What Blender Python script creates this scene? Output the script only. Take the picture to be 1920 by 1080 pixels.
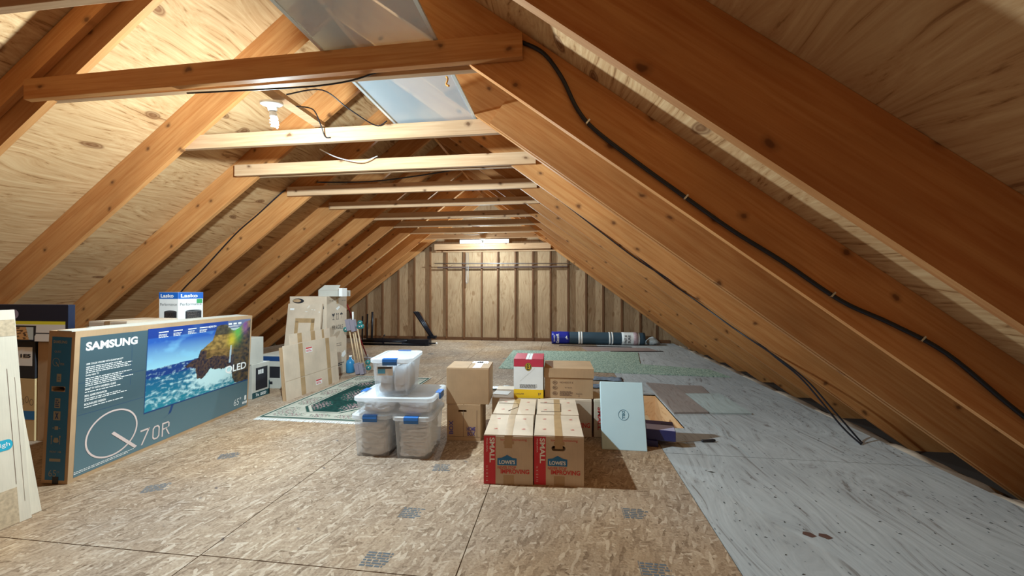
import bpy, math, random
from mathutils import Vector, Matrix, noise
R = math.radians
PI = math.pi
random.seed(7)
C = bpy.context.scene
COL = C.collection
for o in list(bpy.data.objects):
    bpy.data.objects.remove(o)

# ------------------------------------------------------------------ camera
cd = bpy.data.cameras.new('camera')
cam = bpy.data.objects.new('camera', cd)
COL.objects.link(cam)
cam.location = (0, 0, 1.2)
cam.rotation_euler = (R(90) + math.atan(6 / 730), 0, R(7.35))
cd.sensor_fit = 'HORIZONTAL'
cd.sensor_width = 36
cd.lens = 36 * 730 / 1920
cd.clip_start = 0.02
C.camera = cam

# ------------------------------------------------------------------ world and exposure
w = bpy.data.worlds.new('world')
C.world = w
w.use_nodes = True
bgn = w.node_tree.nodes['Background']
bgn.inputs['Color'].default_value = (1.0, 0.48, 0.25, 1)
bgn.inputs['Strength'].default_value = 0.26
C.view_settings.view_transform = 'Standard'
C.view_settings.look = 'None'
C.view_settings.gamma = 1
C.view_settings.exposure = 0.0
C.view_settings.use_curve_mapping = False

# ------------------------------------------------------------------ helpers
def tag(o, label=None, cat=None, group=None, kind=None):
    if label: o['label'] = label
    if cat: o['category'] = cat
    if group: o['group'] = group
    if kind: o['kind'] = kind
    return o

def thing(name, label, cat, loc=(0, 0, 0), rz=0, group=None, rot=None):
    o = bpy.data.objects.new(name, None)
    COL.objects.link(o)
    o.empty_display_size = 0.1
    o.location = loc
    o.rotation_euler = rot if rot else (0, 0, R(rz))
    return tag(o, label, cat, group)

def rrect(wd, dp, r, n=4):
    pts = []
    for cx, cy, a0 in ((wd / 2 - r, dp / 2 - r, 0), (-wd / 2 + r, dp / 2 - r, 90), (-wd / 2 + r, -dp / 2 + r, 180), (wd / 2 - r, -dp / 2 + r, 270)):
        for k in range(n + 1):
            a = R(a0 + 90 * k / n)
            pts.append((cx + r * math.cos(a), cy + r * math.sin(a)))
    return pts

class MB:
    def __init__(s):
        s.v = []; s.f = []; s.sm = []
    def add(s, vs, fs, smooth=False, M=None):
        b = len(s.v)
        for p in vs:
            p = Vector(p)
            s.v.append(M @ p if M else p)
        for f in fs:
            s.f.append([b + i for i in f]); s.sm.append(smooth)
        return s
    def box(s, x0, x1, y0, y1, z0, z1, M=None):
        return s.add([(x0, y0, z0), (x1, y0, z0), (x1, y1, z0), (x0, y1, z0), (x0, y0, z1), (x1, y0, z1), (x1, y1, z1), (x0, y1, z1)],
                     [(0, 3, 2, 1), (4, 5, 6, 7), (0, 1, 5, 4), (1, 2, 6, 5), (2, 3, 7, 6), (3, 0, 4, 7)], False, M)
    def prism(s, pts, a, b, axis='y', M=None):
        n = len(pts)
        def P(p, t):
            return {'y': (p[0], t, p[1]), 'z': (p[0], p[1], t), 'x': (t, p[0], p[1])}[axis]
        vs = [P(p, a) for p in pts] + [P(p, b) for p in pts]
        fs = [list(range(n)), list(range(2 * n - 1, n - 1, -1))] + [(i, i + n, (i + 1) % n + n, (i + 1) % n) for i in range(n)]
        return s.add(vs, fs, False, M)
    def tube(s, path, r, n=8, cap=True, M=None):
        path = [Vector(p) for p in path]
        rs = r if isinstance(r, (list, tuple)) else [r] * len(path)
        vs = []; fs = []
        up = None
        for i, p in enumerate(path):
            d = (path[min(i + 1, len(path) - 1)] - path[max(i - 1, 0)]).normalized()
            if up is None:
                up = Vector((0, 0, 1)) if abs(d.z) < .9 else Vector((1, 0, 0))
            a = d.cross(up).normalized(); bb = a.cross(d).normalized(); up = bb
            for k in range(n):
                t = 2 * PI * k / n
                vs.append(p + a * math.cos(t) * rs[i] + bb * math.sin(t) * rs[i])
        for i in range(len(path) - 1):
            for k in range(n):
                fs.append((i * n + k, i * n + (k + 1) % n, (i + 1) * n + (k + 1) % n, (i + 1) * n + k))
        s.add(vs, fs, True, M)
        if cap:
            b = len(s.v) - len(vs)
            s.f.append([b + k for k in range(n)][::-1]); s.sm.append(False)
            s.f.append([b + (len(path) - 1) * n + k for k in range(n)]); s.sm.append(False)
        return s
    def lathe(s, prof, n=20, M=None, cap=True):
        vs = []; fs = []
        for r, z in prof:
            for k in range(n):
                t = 2 * PI * k / n
                vs.append((r * math.cos(t), r * math.sin(t), z))
        for i in range(len(prof) - 1):
            for k in range(n):
                fs.append((i * n + k, i * n + (k + 1) % n, (i + 1) * n + (k + 1) % n, (i + 1) * n + k))
        s.add(vs, fs, True, M)
        if cap:
            b = len(s.v) - len(vs)
            s.f.append([b + k for k in range(n)][::-1]); s.sm.append(False)
            s.f.append([b + (len(prof) - 1) * n + k for k in range(n)]); s.sm.append(False)
        return s
    def loft(s, rings, cap0=True, cap1=True, smooth=False):
        n = len(rings[0]); vs = [p for r in rings for p in r]; fs = []
        for i in range(len(rings) - 1):
            for k in range(n):
                fs.append((i * n + k, i * n + (k + 1) % n, (i + 1) * n + (k + 1) % n, (i + 1) * n + k))
        if cap0: fs.append(tuple(range(n))[::-1])
        if cap1: fs.append(tuple((len(rings) - 1) * n + k for k in range(n)))
        return s.add(vs, fs, smooth)
    def build(s, name, mat, parent=None, loc=None, rot=None, bevel=0, label=None, cat=None, group=None, kind=None):
        me = bpy.data.meshes.new(name)
        me.from_pydata([tuple(p) for p in s.v], [], s.f)
        me.polygons.foreach_set('use_smooth', s.sm)
        me.materials.append(mat)
        me.validate(); me.update()
        o = bpy.data.objects.new(name, me)
        COL.objects.link(o)
        if parent: o.parent = parent
        if loc: o.location = loc
        if rot: o.rotation_euler = rot
        if bevel:
            m = o.modifiers.new('b', 'BEVEL'); m.width = bevel; m.segments = 2; m.limit_method = 'ANGLE'
        return tag(o, label, cat, group, kind)

# ------------------------------------------------------------------ materials
def newmat(name):
    m = bpy.data.materials.new(name); m.use_nodes = True
    nt = m.node_tree; nt.nodes.clear()
    out = nt.nodes.new('ShaderNodeOutputMaterial')
    p = nt.nodes.new('ShaderNodeBsdfPrincipled')
    nt.links.new(p.outputs[0], out.inputs[0])
    return m, nt, p, out

def N(nt, typ, **k):
    n = nt.nodes.new('ShaderNode' + typ)
    for a, v in k.items():
        if a.startswith('i_'):
            key = a[2:].replace('_', ' ')
            s = n.inputs[int(key)] if key.isdigit() else n.inputs[key]
            if isinstance(v, bpy.types.NodeSocket): nt.links.new(v, s)
            else: s.default_value = v
        else: setattr(n, a, v)
    return n

def mix(nt, fac, a, b, mode='MIX'):
    n = nt.nodes.new('ShaderNodeMix'); n.data_type = 'RGBA'; n.blend_type = mode
    for s, v in ((n.inputs[0], fac), (n.inputs[6], a), (n.inputs[7], b)):
        if isinstance(v, bpy.types.NodeSocket): nt.links.new(v, s)
        else: s.default_value = v if not isinstance(v, tuple) or len(v) == 4 else v + (1,)
    return n.outputs[2]

def ramp(nt, fac, stops):
    n = nt.nodes.new('ShaderNodeValToRGB')
    nt.links.new(fac, n.inputs[0])
    e = n.color_ramp.elements
    while len(e) < len(stops): e.new(0.5)
    for i, (p, c) in enumerate(stops):
        e[i].position = p
        e[i].color = (c, c, c, 1) if isinstance(c, (int, float)) else tuple(c) + (1,)
    return n.outputs[0]

def math_(nt, op, a, b=None, c=None):
    n = nt.nodes.new('ShaderNodeMath'); n.operation = op
    for i, v in enumerate((a, b, c)):
        if v is None: continue
        if isinstance(v, bpy.types.NodeSocket): nt.links.new(v, n.inputs[i])
        else: n.inputs[i].default_value = v
    return n.outputs[0]

def mapping(nt, vec, scale=(1, 1, 1), rot=(0, 0, 0), loc=(0, 0, 0)):
    n = N(nt, 'Mapping')
    nt.links.new(vec, n.inputs[0])
    n.inputs['Scale'].default_value = scale; n.inputs['Rotation'].default_value = rot; n.inputs['Location'].default_value = loc
    return n.outputs[0]

def plain(name, col, rough=0.6, metal=0, alpha=1, spec=0.4, var=0.0, vscale=8):
    m, nt, p, out = newmat(name)
    p.inputs['Base Color'].default_value = (*col, 1)
    p.inputs['Roughness'].default_value = rough
    p.inputs['Metallic'].default_value = metal
    p.inputs['Alpha'].default_value = alpha
    p.inputs['Specular IOR Level'].default_value = spec
    if var:
        tc = N(nt, 'TexCoord')
        n = N(nt, 'TexNoise', i_Vector=tc.outputs['Object'], i_Scale=vscale, i_Detail=4)
        f = ramp(nt, n.outputs[0], [(0.3, 0), (0.7, 1)])
        c = mix(nt, f, tuple(x * (1 - var) for x in col), tuple(min(1, x * (1 + var)) for x in col))
        nt.links.new(c, p.inputs['Base Color'])
    return m

def obj_coords(nt, rnd=True):
    tc = N(nt, 'TexCoord')
    if not rnd: return tc.outputs['Object']
    oi = N(nt, 'ObjectInfo')
    v = N(nt, 'VectorMath', operation='SCALE', i_0=(13.7, 7.3, 5.1), i_Scale=oi.outputs['Random'])
    a = N(nt, 'VectorMath', operation='ADD', i_0=tc.outputs['Object'], i_1=v.outputs[0])
    return a.outputs[0]

def lumber(name, c1, c2, knot=(0.10, 0.035, 0.012), stain=0.35):
    """sawn softwood, grain along local x"""
    m, nt, p, out = newmat(name)
    co = obj_coords(nt)
    g = N(nt, 'TexNoise', i_Vector=mapping(nt, co, (1.1, 26, 26)), i_Scale=1.6, i_Detail=6, i_Roughness=.6, i_Distortion=.6)
    base = ramp(nt, g.outputs[0], [(0.3, c1), (0.7, c2)])
    b = N(nt, 'TexNoise', i_Vector=mapping(nt, co, (1.2, 3, 3)), i_Scale=1.3, i_Detail=3)
    base = mix(nt, ramp(nt, b.outputs[0], [(0.42, 0.0), (0.75, stain)]), base, tuple(x * .45 for x in c1))
    dn = N(nt, 'TexNoise', i_Vector=co, i_Scale=14.0, i_Detail=2)
    cv = mix(nt, 0.04, co, dn.outputs['Color'])
    sx = N(nt, 'SeparateXYZ'); nt.links.new(cv, sx.inputs[0])
    cx = N(nt, 'CombineXYZ'); nt.links.new(sx.outputs[0], cx.inputs[0]); nt.links.new(sx.outputs[2], cx.inputs[1])
    k = N(nt, 'TexVoronoi', i_Vector=mapping(nt, cx.outputs[0], (1.0, 1.5, 1)), i_Scale=2.5); k.voronoi_dimensions = '2D'
    kf = ramp(nt, k.outputs['Distance'], [(0.0, .85), (0.03, 0.8), (0.05, 0.35), (0.10, 0)])
    base = mix(nt, kf, base, knot)
    oi = N(nt, 'ObjectInfo')
    hv = N(nt, 'HueSaturation', i_Color=base, i_Value=math_(nt, 'MULTIPLY_ADD', oi.outputs['Random'], .3, .85))
    nt.links.new(hv.outputs[0], p.inputs['Base Color'])
    p.inputs['Roughness'].default_value = .62
    p.inputs['Specular IOR Level'].default_value = .25
    bu = N(nt, 'Bump', i_Strength=.12, i_Distance=.004, i_Height=g.outputs[0])
    nt.links.new(bu.outputs[0], p.inputs['Normal'])
    return m

def ply(name, c1, c2, dark, axis='y', knots=True, specks=0, seam=True, wet=None):
    """plywood sheet, wavy grain running along local y"""
    m, nt, p, out = newmat(name)
    co = obj_coords(nt, False)
    warp = N(nt, 'TexNoise', i_Vector=mapping(nt, co, (1.3, .45, 1.3)), i_Scale=1.7, i_Detail=2)
    cw = mix(nt, 0.34, co, warp.outputs['Color'])
    g = N(nt, 'TexNoise', i_Vector=mapping(nt, cw, (40, 1.0, 40)), i_Scale=1.4, i_Detail=6, i_Roughness=.65)
    base = ramp(nt, g.outputs[0], [(0.32, c1), (0.66, c2)])
    lines = ramp(nt, g.outputs[0], [(0.33, 1), (0.42, 0)])
    base = mix(nt, math_(nt, 'MULTIPLY', lines, .65), base, dark)
    b = N(nt, 'TexNoise', i_Vector=co, i_Scale=1.1, i_Detail=3)
    base = mix(nt, ramp(nt, b.outputs[0], [(0.4, 0.0), (0.7, .35)]), base, tuple(x * .6 for x in c1))
    if knots:
        k = N(nt, 'TexVoronoi', i_Vector=mapping(nt, cw, (1.6, 1.0, 1.2)), i_Scale=1.7); k.voronoi_dimensions = '2D'
        kf = ramp(nt, k.outputs['Distance'], [(0.0, .6), (0.03, .9), (0.045, 0.45), (0.055, .8), (0.075, 0)])
        base = mix(nt, kf, base, dark)
    if seam:
        sx = N(nt, 'SeparateXYZ'); nt.links.new(co, sx.inputs[0])
        fx = math_(nt, 'FRACT', math_(nt, 'DIVIDE', math_(nt, 'ADD', sx.outputs[0], 20.33), 1.22))
        fy = math_(nt, 'FRACT', math_(nt, 'DIVIDE', math_(nt, 'ADD', sx.outputs[1], 20.4), 2.44))
        s1 = math_(nt, 'LESS_THAN', fx, .0035); s2 = math_(nt, 'LESS_THAN', fy, .0016)
        base = mix(nt, math_(nt, 'MAXIMUM', s1, s2), base, (.03, .015, .008))
    if specks:
        v = N(nt, 'TexVoronoi', i_Vector=mapping(nt, co, (1, .45, 1)), i_Scale=30.0)
        sf = ramp(nt, v.outputs['Distance'], [(0.10, 1), (0.17, 0)])
        n2 = N(nt, 'TexNoise', i_Vector=co, i_Scale=3.0, i_Detail=3)
        sf = math_(nt, 'MULTIPLY', sf, ramp(nt, n2.outputs[0], [(0.45, 0), (0.62, specks)]))
        base = mix(nt, sf, base, (.04, .05, .055))
    nt.links.new(base, p.inputs['Base Color'])
    p.inputs['Roughness'].default_value = .7
    p.inputs['Specular IOR Level'].default_value = .2
    bu = N(nt, 'Bump', i_Strength=.25, i_Distance=.004, i_Height=g.outputs[0])
    nt.links.new(bu.outputs[0], p.inputs['Normal'])
    return m

def osb(name, tint=1.0):
    m, nt, p, out = newmat(name)
    co = obj_coords(nt, False)
    dn = N(nt, 'TexNoise', i_Vector=co, i_Scale=9.0, i_Detail=2)
    cw = mix(nt, 0.03, co, dn.outputs['Color'])
    val = None
    for i, (ang, sc, off) in enumerate([(20, (13, 52, 1), 0), (75, (15, 60, 1), 3.3), (-35, (12, 48, 1), 7.7), (50, (17, 70, 1), 1.9), (-10, (14, 66, 1), 5.1), (105, (16, 62, 1), 9.4)]):
        v = N(nt, 'TexVoronoi', i_Vector=mapping(nt, mapping(nt, cw, (1, 1, 1), (0, 0, R(ang))), sc, (0, 0, 0), (off, off * 2, 0)), i_Scale=1.2, i_Randomness=1.0)
        v.voronoi_dimensions = '2D'
        sp = N(nt, 'SeparateColor'); nt.links.new(v.outputs['Color'], sp.inputs[0])
        if val is None: val = sp.outputs[0]
        else:
            mk = math_(nt, 'GREATER_THAN', sp.outputs[1], .5)
            mm = N(nt, 'Mix'); mm.data_type = 'FLOAT'
            nt.links.new(mk, mm.inputs[0]); nt.links.new(val, mm.inputs[2]); nt.links.new(sp.outputs[0], mm.inputs[3])
            val = mm.outputs[0]
    base = ramp(nt, val, [(0.0, (.10, .055, .03)), (0.08, (.21, .14, .095)), (0.45, (.32, .23, .16)), (0.8, (.39, .295, .215)), (1.0, (.58, .48, .38))])
    fine = N(nt, 'TexNoise', i_Vector=mapping(nt, co, (60, 60, 1)), i_Scale=1.5, i_Detail=3)
    base = mix(nt, .35, base, ramp(nt, fine.outputs[0], [(0.3, (.25, .16, .1)), (0.7, (.62, .48, .34))]))
    b = N(nt, 'TexNoise', i_Vector=co, i_Scale=.9, i_Detail=3)
    base = mix(nt, ramp(nt, b.outputs[0], [(0.38, 0), (0.62, .8)]), base, mix(nt, 1.0, base, (.66, .66, .70), 'MULTIPLY'))
    b2 = N(nt, 'TexNoise', i_Vector=mapping(nt, co, (1, 1, 1), (0, 0, 0), (5, 3, 0)), i_Scale=.7, i_Detail=2)
    base = mix(nt, ramp(nt, b2.outputs[0], [(0.45, 0), (0.62, .7)]), base, mix(nt, 1.0, base, (1.0, .84, .62), 'MULTIPLY'))
    st = N(nt, 'TexVoronoi', i_Vector=mapping(nt, mapping(nt, cw, (1, 1, 1), (0, 0, R(35))), (2.2, 5, 1)), i_Scale=1.6)
    base = mix(nt, ramp(nt, st.outputs['Distance'], [(0.03, .75), (0.08, 0)]), base, (.06, .05, .06))
    nt.links.new(base, p.inputs['Base Color'])
    p.inputs['Roughness'].default_value = .75
    p.inputs['Specular IOR Level'].default_value = .2
    bu = N(nt, 'Bump', i_Strength=.3, i_Distance=.003, i_Height=val)
    nt.links.new(bu.outputs[0], p.inputs['Normal'])
    return m

def cardboard(name, c=(.46, .30, .17), v=.12):
    m, nt, p, out = newmat(name)
    co = obj_coords(nt)
    a = N(nt, 'TexNoise', i_Vector=co, i_Scale=5.0, i_Detail=4)
    f = N(nt, 'TexNoise', i_Vector=mapping(nt, co, (300, 300, 12)), i_Scale=1.0, i_Detail=1)
    base = ramp(nt, a.outputs[0], [(0.3, tuple(x * (1 - v) for x in c)), (0.7, tuple(x * (1 + v) for x in c))])
    base = mix(nt, .10, base, ramp(nt, f.outputs[0], [(0.4, tuple(x * .6 for x in c)), (0.6, c)]))
    nt.links.new(base, p.inputs['Base Color'])
    p.inputs['Roughness'].default_value = .7
    p.inputs['Specular IOR Level'].default_value = .25
    bu = N(nt, 'Bump', i_Strength=.15, i_Distance=.004, i_Height=a.outputs[0])
    nt.links.new(bu.outputs[0], p.inputs['Normal'])
    return m

def attr_mat(name, rough=.6, spec=.4):
    m, nt, p, out = newmat(name)
    a = N(nt, 'Attribute', attribute_name='Col')
    nt.links.new(a.outputs['Color'], p.inputs['Base Color'])
    p.inputs['Roughness'].default_value = rough
    p.inputs['Specular IOR Level'].default_value = spec
    return m

def emit(name, col, s):
    m, nt, p, out = newmat(name)
    p.inputs['Base Color'].default_value = (.9, .9, .9, 1)
    p.inputs['Emission Color'].default_value = (*col, 1)
    p.inputs['Emission Strength'].default_value = s
    return m

M = {}
M['rafter'] = lumber('orange_lumber', (.44, .165, .046), (.58, .29, .105))
M['tie'] = lumber('collar_lumber', (.50, .29, .15), (.64, .43, .26), stain=.2)
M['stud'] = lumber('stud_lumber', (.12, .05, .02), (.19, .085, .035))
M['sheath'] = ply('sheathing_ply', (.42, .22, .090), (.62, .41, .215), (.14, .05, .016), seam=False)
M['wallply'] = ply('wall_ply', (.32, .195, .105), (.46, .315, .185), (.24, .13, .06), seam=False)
M['osb'] = osb('strand_board')
M['floorply'] = ply('grey_floor_ply', (.34, .35, .355), (.49, .51, .515), (.13, .095, .075), knots=False, specks=.9, seam=False)
M['board'] = ply('loose_board_ply', (.25, .20, .18), (.33, .275, .245), (.2, .13, .1), knots=False, seam=False)
M['board2'] = ply('pale_loose_board_ply', (.36, .41, .40), (.46, .52, .51), (.28, .22, .18), knots=False, seam=False)
M['hatchwood'] = ply('fresh_hatch_ply', (.72, .42, .20), (.82, .52, .28), (.5, .2, .08), knots=True, seam=False)
M['black'] = plain('dark_underfloor', (.03, .02, .015), .9)
M['card'] = cardboard('brown_cardboard')
M['card2'] = cardboard('tan_cardboard', (.62, .50, .38))
M['cardpale'] = cardboard('pale_cardboard', (.66, .58, .46), .08)
M['cardgrey'] = cardboard('grey_board', (.52, .50, .44), .08)
M['tape'] = plain('packing_tape', (.44, .29, .15), .25, spec=.6, var=.15)
M['papertape'] = plain('paper_tape', (.50, .38, .25), .5, var=.2, vscale=60)
M['red'] = plain('red_print', (.62, .035, .055), .55)
M['redtext'] = plain('red_ink', (.60, .05, .05), .6)
M['white'] = plain('white_print', (.85, .85, .83), .55)
M['whitebox'] = plain('white_card', (.78, .80, .80), .5, var=.04)
M['blue'] = plain('blue_print', (.02, .17, .42), .5)
M['navy'] = plain('navy_print', (.012, .05, .16), .5)
M['ink'] = plain('black_ink', (.02, .02, .025), .6)
M['inkpurple'] = plain('purple_ink', (.09, .07, .22), .6)
M['inkbrown'] = plain('brown_ink', (.16, .10, .07), .7)
M['stampink'] = plain('faded_blue_ink', (.11, .12, .13), .8)
M['yellow'] = plain('yellow_print', (.86, .55, .02), .5)
M['fanblue'] = plain('bright_blue_print', (.01, .12, .50), .4)
M['lime'] = plain('yellow_band_print', (.85, .80, .05), .5)
M['cable'] = plain('black_cable', (.012, .012, .018), .4)
M['cablewhite'] = plain('white_cable', (.7, .72, .74), .5)
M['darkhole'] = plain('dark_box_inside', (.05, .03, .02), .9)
M['metal'] = plain('brushed_metal', (.6, .62, .64), .3, 1)
M['aluminium'] = plain('aluminium_rail', (.75, .82, .84), .35, .5)
M['pipe'] = plain('grey_pipe', (.35, .35, .37), .4, .6)
M['ceramic'] = plain('white_ceramic', (.8, .8, .78), .3)
M['bulb'] = emit('lit_spiral_tube', (.88, .96, 1.0), 60)
M['bulb2'] = emit('lit_far_tube', (.88, .96, 1.0), 60)
M['tan'] = plain('tan_print', (.62, .44, .22), .6)
M['latch'] = plain('blue_latch', (.03, .16, .50), .35)
M['cloth'] = plain('white_cloth', (.80, .82, .84), .9, var=.14, vscale=26)  # tone noise puts darkness between the folds into the cloth colour
M['gold'] = plain('rose_gold_print', (.74, .60, .57), .3, .1)
M['copper'] = plain('dull_gold_print', (.30, .27, .20), .5)
M['pole'] = plain('pale_wood_pole', (.62, .45, .27), .5, var=.1)
M['greyfoam'] = plain('grey_block', (.26, .23, .28), .7)
M['teal'] = plain('teal_plastic', (.02, .20, .20), .35)
M['redmetal'] = plain('dark_red_pole', (.25, .01, .015), .4)
M['blackmetal'] = plain('black_tripod_metal', (.01, .012, .02), .35, .3)
M['purplebox'] = plain('dark_blue_box', (.03, .03, .12), .4)
M['lilac'] = plain('lilac_print', (.38, .36, .50), .45)
M['bluebox'] = plain('pale_blue_card', (.55, .74, .80), .45, var=.02)
M['wrapblue'] = plain('deep_blue_wrap', (.01, .02, .28), .3)
M['rollgrey'] = plain('dark_slate_roll', (.035, .07, .10), .45)
M['pinkgrey'] = plain('pink_grey_wrap', (.45, .32, .34), .5, var=.2, vscale=40)
M['insul'] = plain('pale_insulation', (.42, .33, .25), .95, var=.2, vscale=12)
M['plasticbag'] = plain('crumpled_plastic', (.62, .68, .70), .25, alpha=.85, var=.2, vscale=18)
M['art'] = attr_mat('printed_picture', .35)
M['rug'] = attr_mat('woven_rug', .95, .1)

def bin_plastic(name='milky_plastic', clear=.70, col=(.90, .94, .97)):
    m = bpy.data.materials.new(name); m.use_nodes = True
    nt = m.node_tree; nt.nodes.clear()
    out = nt.nodes.new('ShaderNodeOutputMaterial')
    tr = N(nt, 'BsdfTransparent'); tr.inputs[0].default_value = (.97, .98, 1, 1)
    df = N(nt, 'BsdfDiffuse'); df.inputs[0].default_value = (*col, 1)
    tl = N(nt, 'BsdfTranslucent'); tl.inputs[0].default_value = (*col, 1)
    gl = N(nt, 'BsdfGlossy'); gl.inputs['Roughness'].default_value = .22
    a = N(nt, 'MixShader'); a.inputs[0].default_value = .5
    nt.links.new(df.outputs[0], a.inputs[1]); nt.links.new(tl.outputs[0], a.inputs[2])
    b = N(nt, 'MixShader'); b.inputs[0].default_value = clear
    nt.links.new(a.outputs[0], b.inputs[1]); nt.links.new(tr.outputs[0], b.inputs[2])
    c = N(nt, 'MixShader'); c.inputs[0].default_value = .06
    nt.links.new(b.outputs[0], c.inputs[1]); nt.links.new(gl.outputs[0], c.inputs[2])
    nt.links.new(c.outputs[0], out.inputs[0])
    return m
M['plastic'] = bin_plastic()
M['lid'] = bin_plastic('white_lid_plastic', .30)

def screen_mat():
    m, nt, p, out = newmat('insect_mesh')
    p.inputs['Base Color'].default_value = (.58, .70, .78, 1)
    p.inputs['Roughness'].default_value = .5
    p.inputs['Alpha'].default_value = .46
    return m
M['screen'] = screen_mat()

def carpet_mat(name, c1, c2, c3):
    m, nt, p, out = newmat(name)
    co = obj_coords(nt, False)
    n = N(nt, 'TexNoise', i_Vector=co, i_Scale=55.0, i_Detail=3)
    base = ramp(nt, n.outputs[0], [(0.35, c1), (0.5, c2), (0.68, c3)])
    nt.links.new(base, p.inputs['Base Color'])
    p.inputs['Roughness'].default_value = .95
    bu = N(nt, 'Bump', i_Strength=.8, i_Distance=.01, i_Height=n.outputs[0])
    nt.links.new(bu.outputs[0], p.inputs['Normal'])
    return m
M['carpet'] = carpet_mat('speckled_green_carpet', (.10, .15, .12), (.30, .40, .32), (.52, .60, .48))

# ------------------------------------------------------------------ lettering
_tc = {}
def text_mesh(s, bold=0.0, spacing=1.0):
    key = (s, bold, spacing)
    if key in _tc: return _tc[key]
    cu = bpy.data.curves.new('t', 'FONT'); cu.body = s; cu.size = 1; cu.offset = bold; cu.resolution_u = 4
    cu.space_character = spacing
    o = bpy.data.objects.new('t', cu); COL.objects.link(o)
    bpy.context.view_layer.update()
    me = bpy.data.meshes.new_from_object(o.evaluated_get(bpy.context.evaluated_depsgraph_get()))
    vs = [tuple(v.co) for v in me.vertices]; fs = [tuple(p.vertices) for p in me.polygons]
    bpy.data.objects.remove(o); bpy.data.curves.remove(cu); bpy.data.meshes.remove(me)
    x0 = min(v[0] for v in vs); x1 = max(v[0] for v in vs); y0 = min(v[1] for v in vs); y1 = max(v[1] for v in vs)
    vs = [((v[0] - x0) / (x1 - x0), (v[1] - y0) / (y1 - y0)) for v in vs]
    _tc[key] = (vs, fs)
    return _tc[key]

FR = {  # face frames: (u axis, v axis, outward normal) for a local box
    'front': (Vector((1, 0, 0)), Vector((0, 0, 1)), Vector((0, -1, 0))),
    'left': (Vector((0, -1, 0)), Vector((0, 0, 1)), Vector((-1, 0, 0))),
    'right': (Vector((0, 1, 0)), Vector((0, 0, 1)), Vector((1, 0, 0))),
    'top': (Vector((1, 0, 0)), Vector((0, 1, 0)), Vector((0, 0, 1))),
}
def put(mb, face, origin, pts, fs, off=.0008):
    u, v, n = FR[face]
    o = Vector(origin)
    mb.add([o + u * a + v * b + n * off for a, b in pts], fs)

def write(mb, face, origin, s, x0, y0, x1, y1, rot=0, bold=.0, off=.0012, spacing=1.0):
    """fit the text s in the box x0..x1, y0..y1 of a face; rot 90 reads upward, -90 downward"""
    vs, fs = text_mesh(s, bold, spacing)
    W, H = x1 - x0, y1 - y0
    out = []
    for a, b in vs:
        if rot == 0: q = (x0 + a * W, y0 + b * H)
        elif rot == -90: q = (x0 + b * W, y1 - a * H)
        else: q = (x1 - b * W, y0 + a * H)
        out.append(q)
    put(mb, face, origin, out, fs, off)

def quad(mb, face, origin, x0, y0, x1, y1, off=.0008):
    put(mb, face, origin, [(x0, y0), (x1, y0), (x1, y1), (x0, y1)], [(0, 1, 2, 3)], off)

def poly(mb, face, origin, pts, off=.0010):
    put(mb, face, origin, pts, [tuple(range(len(pts)))], off)

def ringpts(cx, cy, rx, ry, n=32, a0=0, a1=360):
    return [(cx + rx * math.cos(R(a0 + (a1 - a0) * k / n)), cy + ry * math.sin(R(a0 + (a1 - a0) * k / n))) for k in range(n + (a1 - a0 != 360))]

def ring(mb, face, origin, cx, cy, rx, ry, t, n=40, off=.0012):
    a = ringpts(cx, cy, rx, ry, n); b = ringpts(cx, cy, rx - t, ry - t, n)
    put(mb, face, origin, a + b, [(i, (i + 1) % n, n + (i + 1) % n, n + i) for i in range(n)], off)

def fine_print(mb, face, origin, x0, y0, x1, y1, rows, seed=1, gap=.45, off=.0012):
    """lines of print too small to read, as rows of little dashes"""
    rd = random.Random(seed)
    h = (y1 - y0) / rows
    for r_ in range(rows):
        yy = y1 - (r_ + 1) * h
        x = x0; xe = x1 - rd.random() * (x1 - x0) * .3
        while x < xe:
            l = h * rd.uniform(.8, 2.6)
            quad(mb, face, origin, x, yy + h * gap * .5, min(x + l, xe), yy + h * (1 - gap * .5), off)
            x += l + h * .35

def paint(name, parent, face, origin, w, h, nx, ny, fn, mat, off=.0008, z=None, label=None):
    u, v, n = FR[face]
    o = Vector(origin)
    vs = []; cols = []
    for j in range(ny + 1):
        for i in range(nx + 1):
            a, b = i / nx, j / ny
            vs.append(tuple(o + u * a * w + v * b * h + n * off))
            cols.extend([*fn(a, b), 1.0])
    fs = [(j * (nx + 1) + i, j * (nx + 1) + i + 1, (j + 1) * (nx + 1) + i + 1, (j + 1) * (nx + 1) + i) for j in range(ny) for i in range(nx)]
    me = bpy.data.meshes.new(name); me.from_pydata(vs, [], fs)
    ca = me.color_attributes.new('Col', 'FLOAT_COLOR', 'POINT')
    ca.data.foreach_set('color', cols)
    me.materials.append(mat)
    ob = bpy.data.objects.new(name, me); COL.objects.link(ob)
    if parent: ob.parent = parent
    if label: ob['label'] = label
    return ob

def L3(a, b, t):
    t = max(0, min(1, t)); return tuple(x + (y - x) * t for x, y in zip(a, b))
def nz(x, y, z=0): return noise.noise(Vector((x, y, z)))
def fbm(x, y, z=0, n=4):
    s = 0; a = .5
    for i in range(n):
        s += a * nz(x, y, z + i * 7.1); x *= 2; y *= 2; a *= .5
    return s

# ================================================================== THE ATTIC SHELL
RX = -1.825                       # ridge
SL = math.atan(.75)
TIEZ = 2.40
RIDGEZ = TIEZ + (-.48 - RX) * .75
RD = .286                         # rafter depth
WALLY = 9.36

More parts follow.
